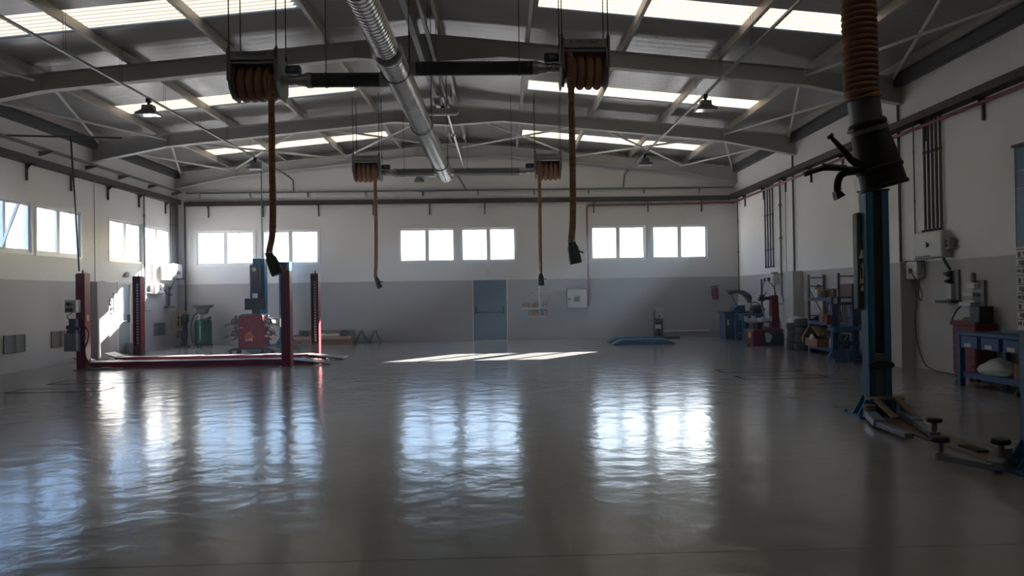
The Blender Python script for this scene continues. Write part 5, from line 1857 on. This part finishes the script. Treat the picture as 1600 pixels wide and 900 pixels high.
t = thing('workbench', 'long blue workbench with a row of drawers at the right edge', 'workbench', (7.98, 10.9, 0), -PI / 2)
BL = 1.38      # local x from far (-) to near (+)
obj('top', MB().bx(-BL, BL, -.43, .44, .84, .89), 'blue_bench', t, bev=.006)
for x in (-BL + .05, BL - .05):
    for y in (-.38, .39):
        obj('leg', MB().bx(x - .045, x + .045, y - .045, y + .045, 0, .84), 'blue_bench', t, bev=.005)
obj('lower_shelf', MB().bx(-BL + .05, BL - .05, -.36, .40, .19, .23).bx(-BL + .05, BL - .05, -.38, -.36, .15, .24), 'blue_bench', t)
for k in range(5):
    x = -1.03 + k * .52
    b = obj('drawer', MB().bx(x - .21, x + .21, -.435, .3, .64, .83), 'blue_bench', t, bev=.006)
    obj('label_holder', MB().bx(x - .11, x + .06, -.442, -.435, .66, .72), 'light_grey', b)
obj('back_rail', MB().bx(-BL + .55, BL, .38, .42, .89, .95), 'blue_bench', t)
# things on the lower shelf
mb = MB()
bm = mb.bm
bmesh.ops.create_icosphere(bm, subdivisions=4, radius=1)
for v in bm.verts:
    c = v.co
    n = .5 * math.sin(c.x * 7 + c.y * 4 + c.z * 5) * math.cos(c.z * 9 - c.x * 4) + .25 * math.sin(c.y * 17 + c.x * 13)
    s = 1 + .12 * n
    v.co = V((c.x * .20 * s, c.y * (.34 + (.08 if c.y > 0 else 0)) * s, (max(c.z, -.55) + .55) * .17 * s * (1 - .45 * max(0, c.y))))
tag(obj('plastic_bag', mb, 'plastic_bag', loc=(7.82, 11.62, .232)), 'bulging cloudy plastic sack on the lower shelf of the blue bench', 'sack')
t = thing('carton', 'brown carton with a black cover on the lower shelf of the blue bench', 'box', (7.80, 10.95, .231), -PI / 2)
obj('case', MB().bx(-.12, .10, -.12, .12, 0, .24), 'card', t, bev=.006)
obj('cover', MB().bx(-.09, .26, -.05, .26, 0, .31), 'black_plastic', t, bev=.01)
tag(obj('tool_tray', MB().bx(-.2, .2, -.3, .3, 0, .02).bx(-.2, -.185, -.3, .3, .02, .05), 'blue_pale', loc=(8.1, 11.35, .9)), 'flat blue tray lying on the blue bench top', 'tray')
t = thing('bench_vice', 'small grey vice on the blue bench beside the lift column', 'vice', (7.86, 10.45, .89), -PI / 2)
obj('body', MB().bx(-.08, .08, -.1, .1, 0, .04).bx(-.05, .05, -.06, .08, .04, .12).bx(-.09, .09, -.10, -.03, .09, .17).bx(-.09, .09, .03, .08, .09, .17), 'mid_grey', t, bev=.008)
obj('handle', MB().cyl((0, -.22, .1), (0, -.1, .1), .014, n=8).cyl((-.09, -.21, .1), (.09, -.21, .1), .009, n=8), 'chrome', t)


# ---- flush covers of the floor pits, two each side
def pit(label, x0, x1, y0, y1):
    t = thing('pit_cover', label, 'floor plate', ((x0 + x1) / 2, (y0 + y1) / 2, 0), 0, 'pit covers in the floor')
    w, d = (x1 - x0) / 2, (y1 - y0) / 2
    obj('plate', MB().bx(-w + .012, w - .012, -d + .012, d - .012, 0, .002), 'floor', t)
    mb = MB()
    for a, b, c, e in ((-w - .02, w + .02, -d - .02, -d + .012), (-w - .02, w + .02, d - .012, d + .02), (-w - .02, -w + .012, -d + .012, d - .012), (w - .012, w + .02, -d + .012, d - .012)):
        mb.bx(a, b, c, e, 0, .0035)
    obj('edge_frame', mb, 'slot', t, label='dark edge frame')


pit('flush metal pit cover in the floor at left, nearer the camera', -8.94, -7.27, 13.72, 14.24)
pit('flush metal pit cover in the floor at left, nearer the red lift', -8.95, -7.25, 15.02, 15.54)
pit('flush metal pit cover in the floor at right, farther from the camera', 4.40, 6.00, 14.88, 15.40)
pit('flush metal pit cover in the floor at right, nearer the camera', 4.43, 6.02, 13.66, 14.18)
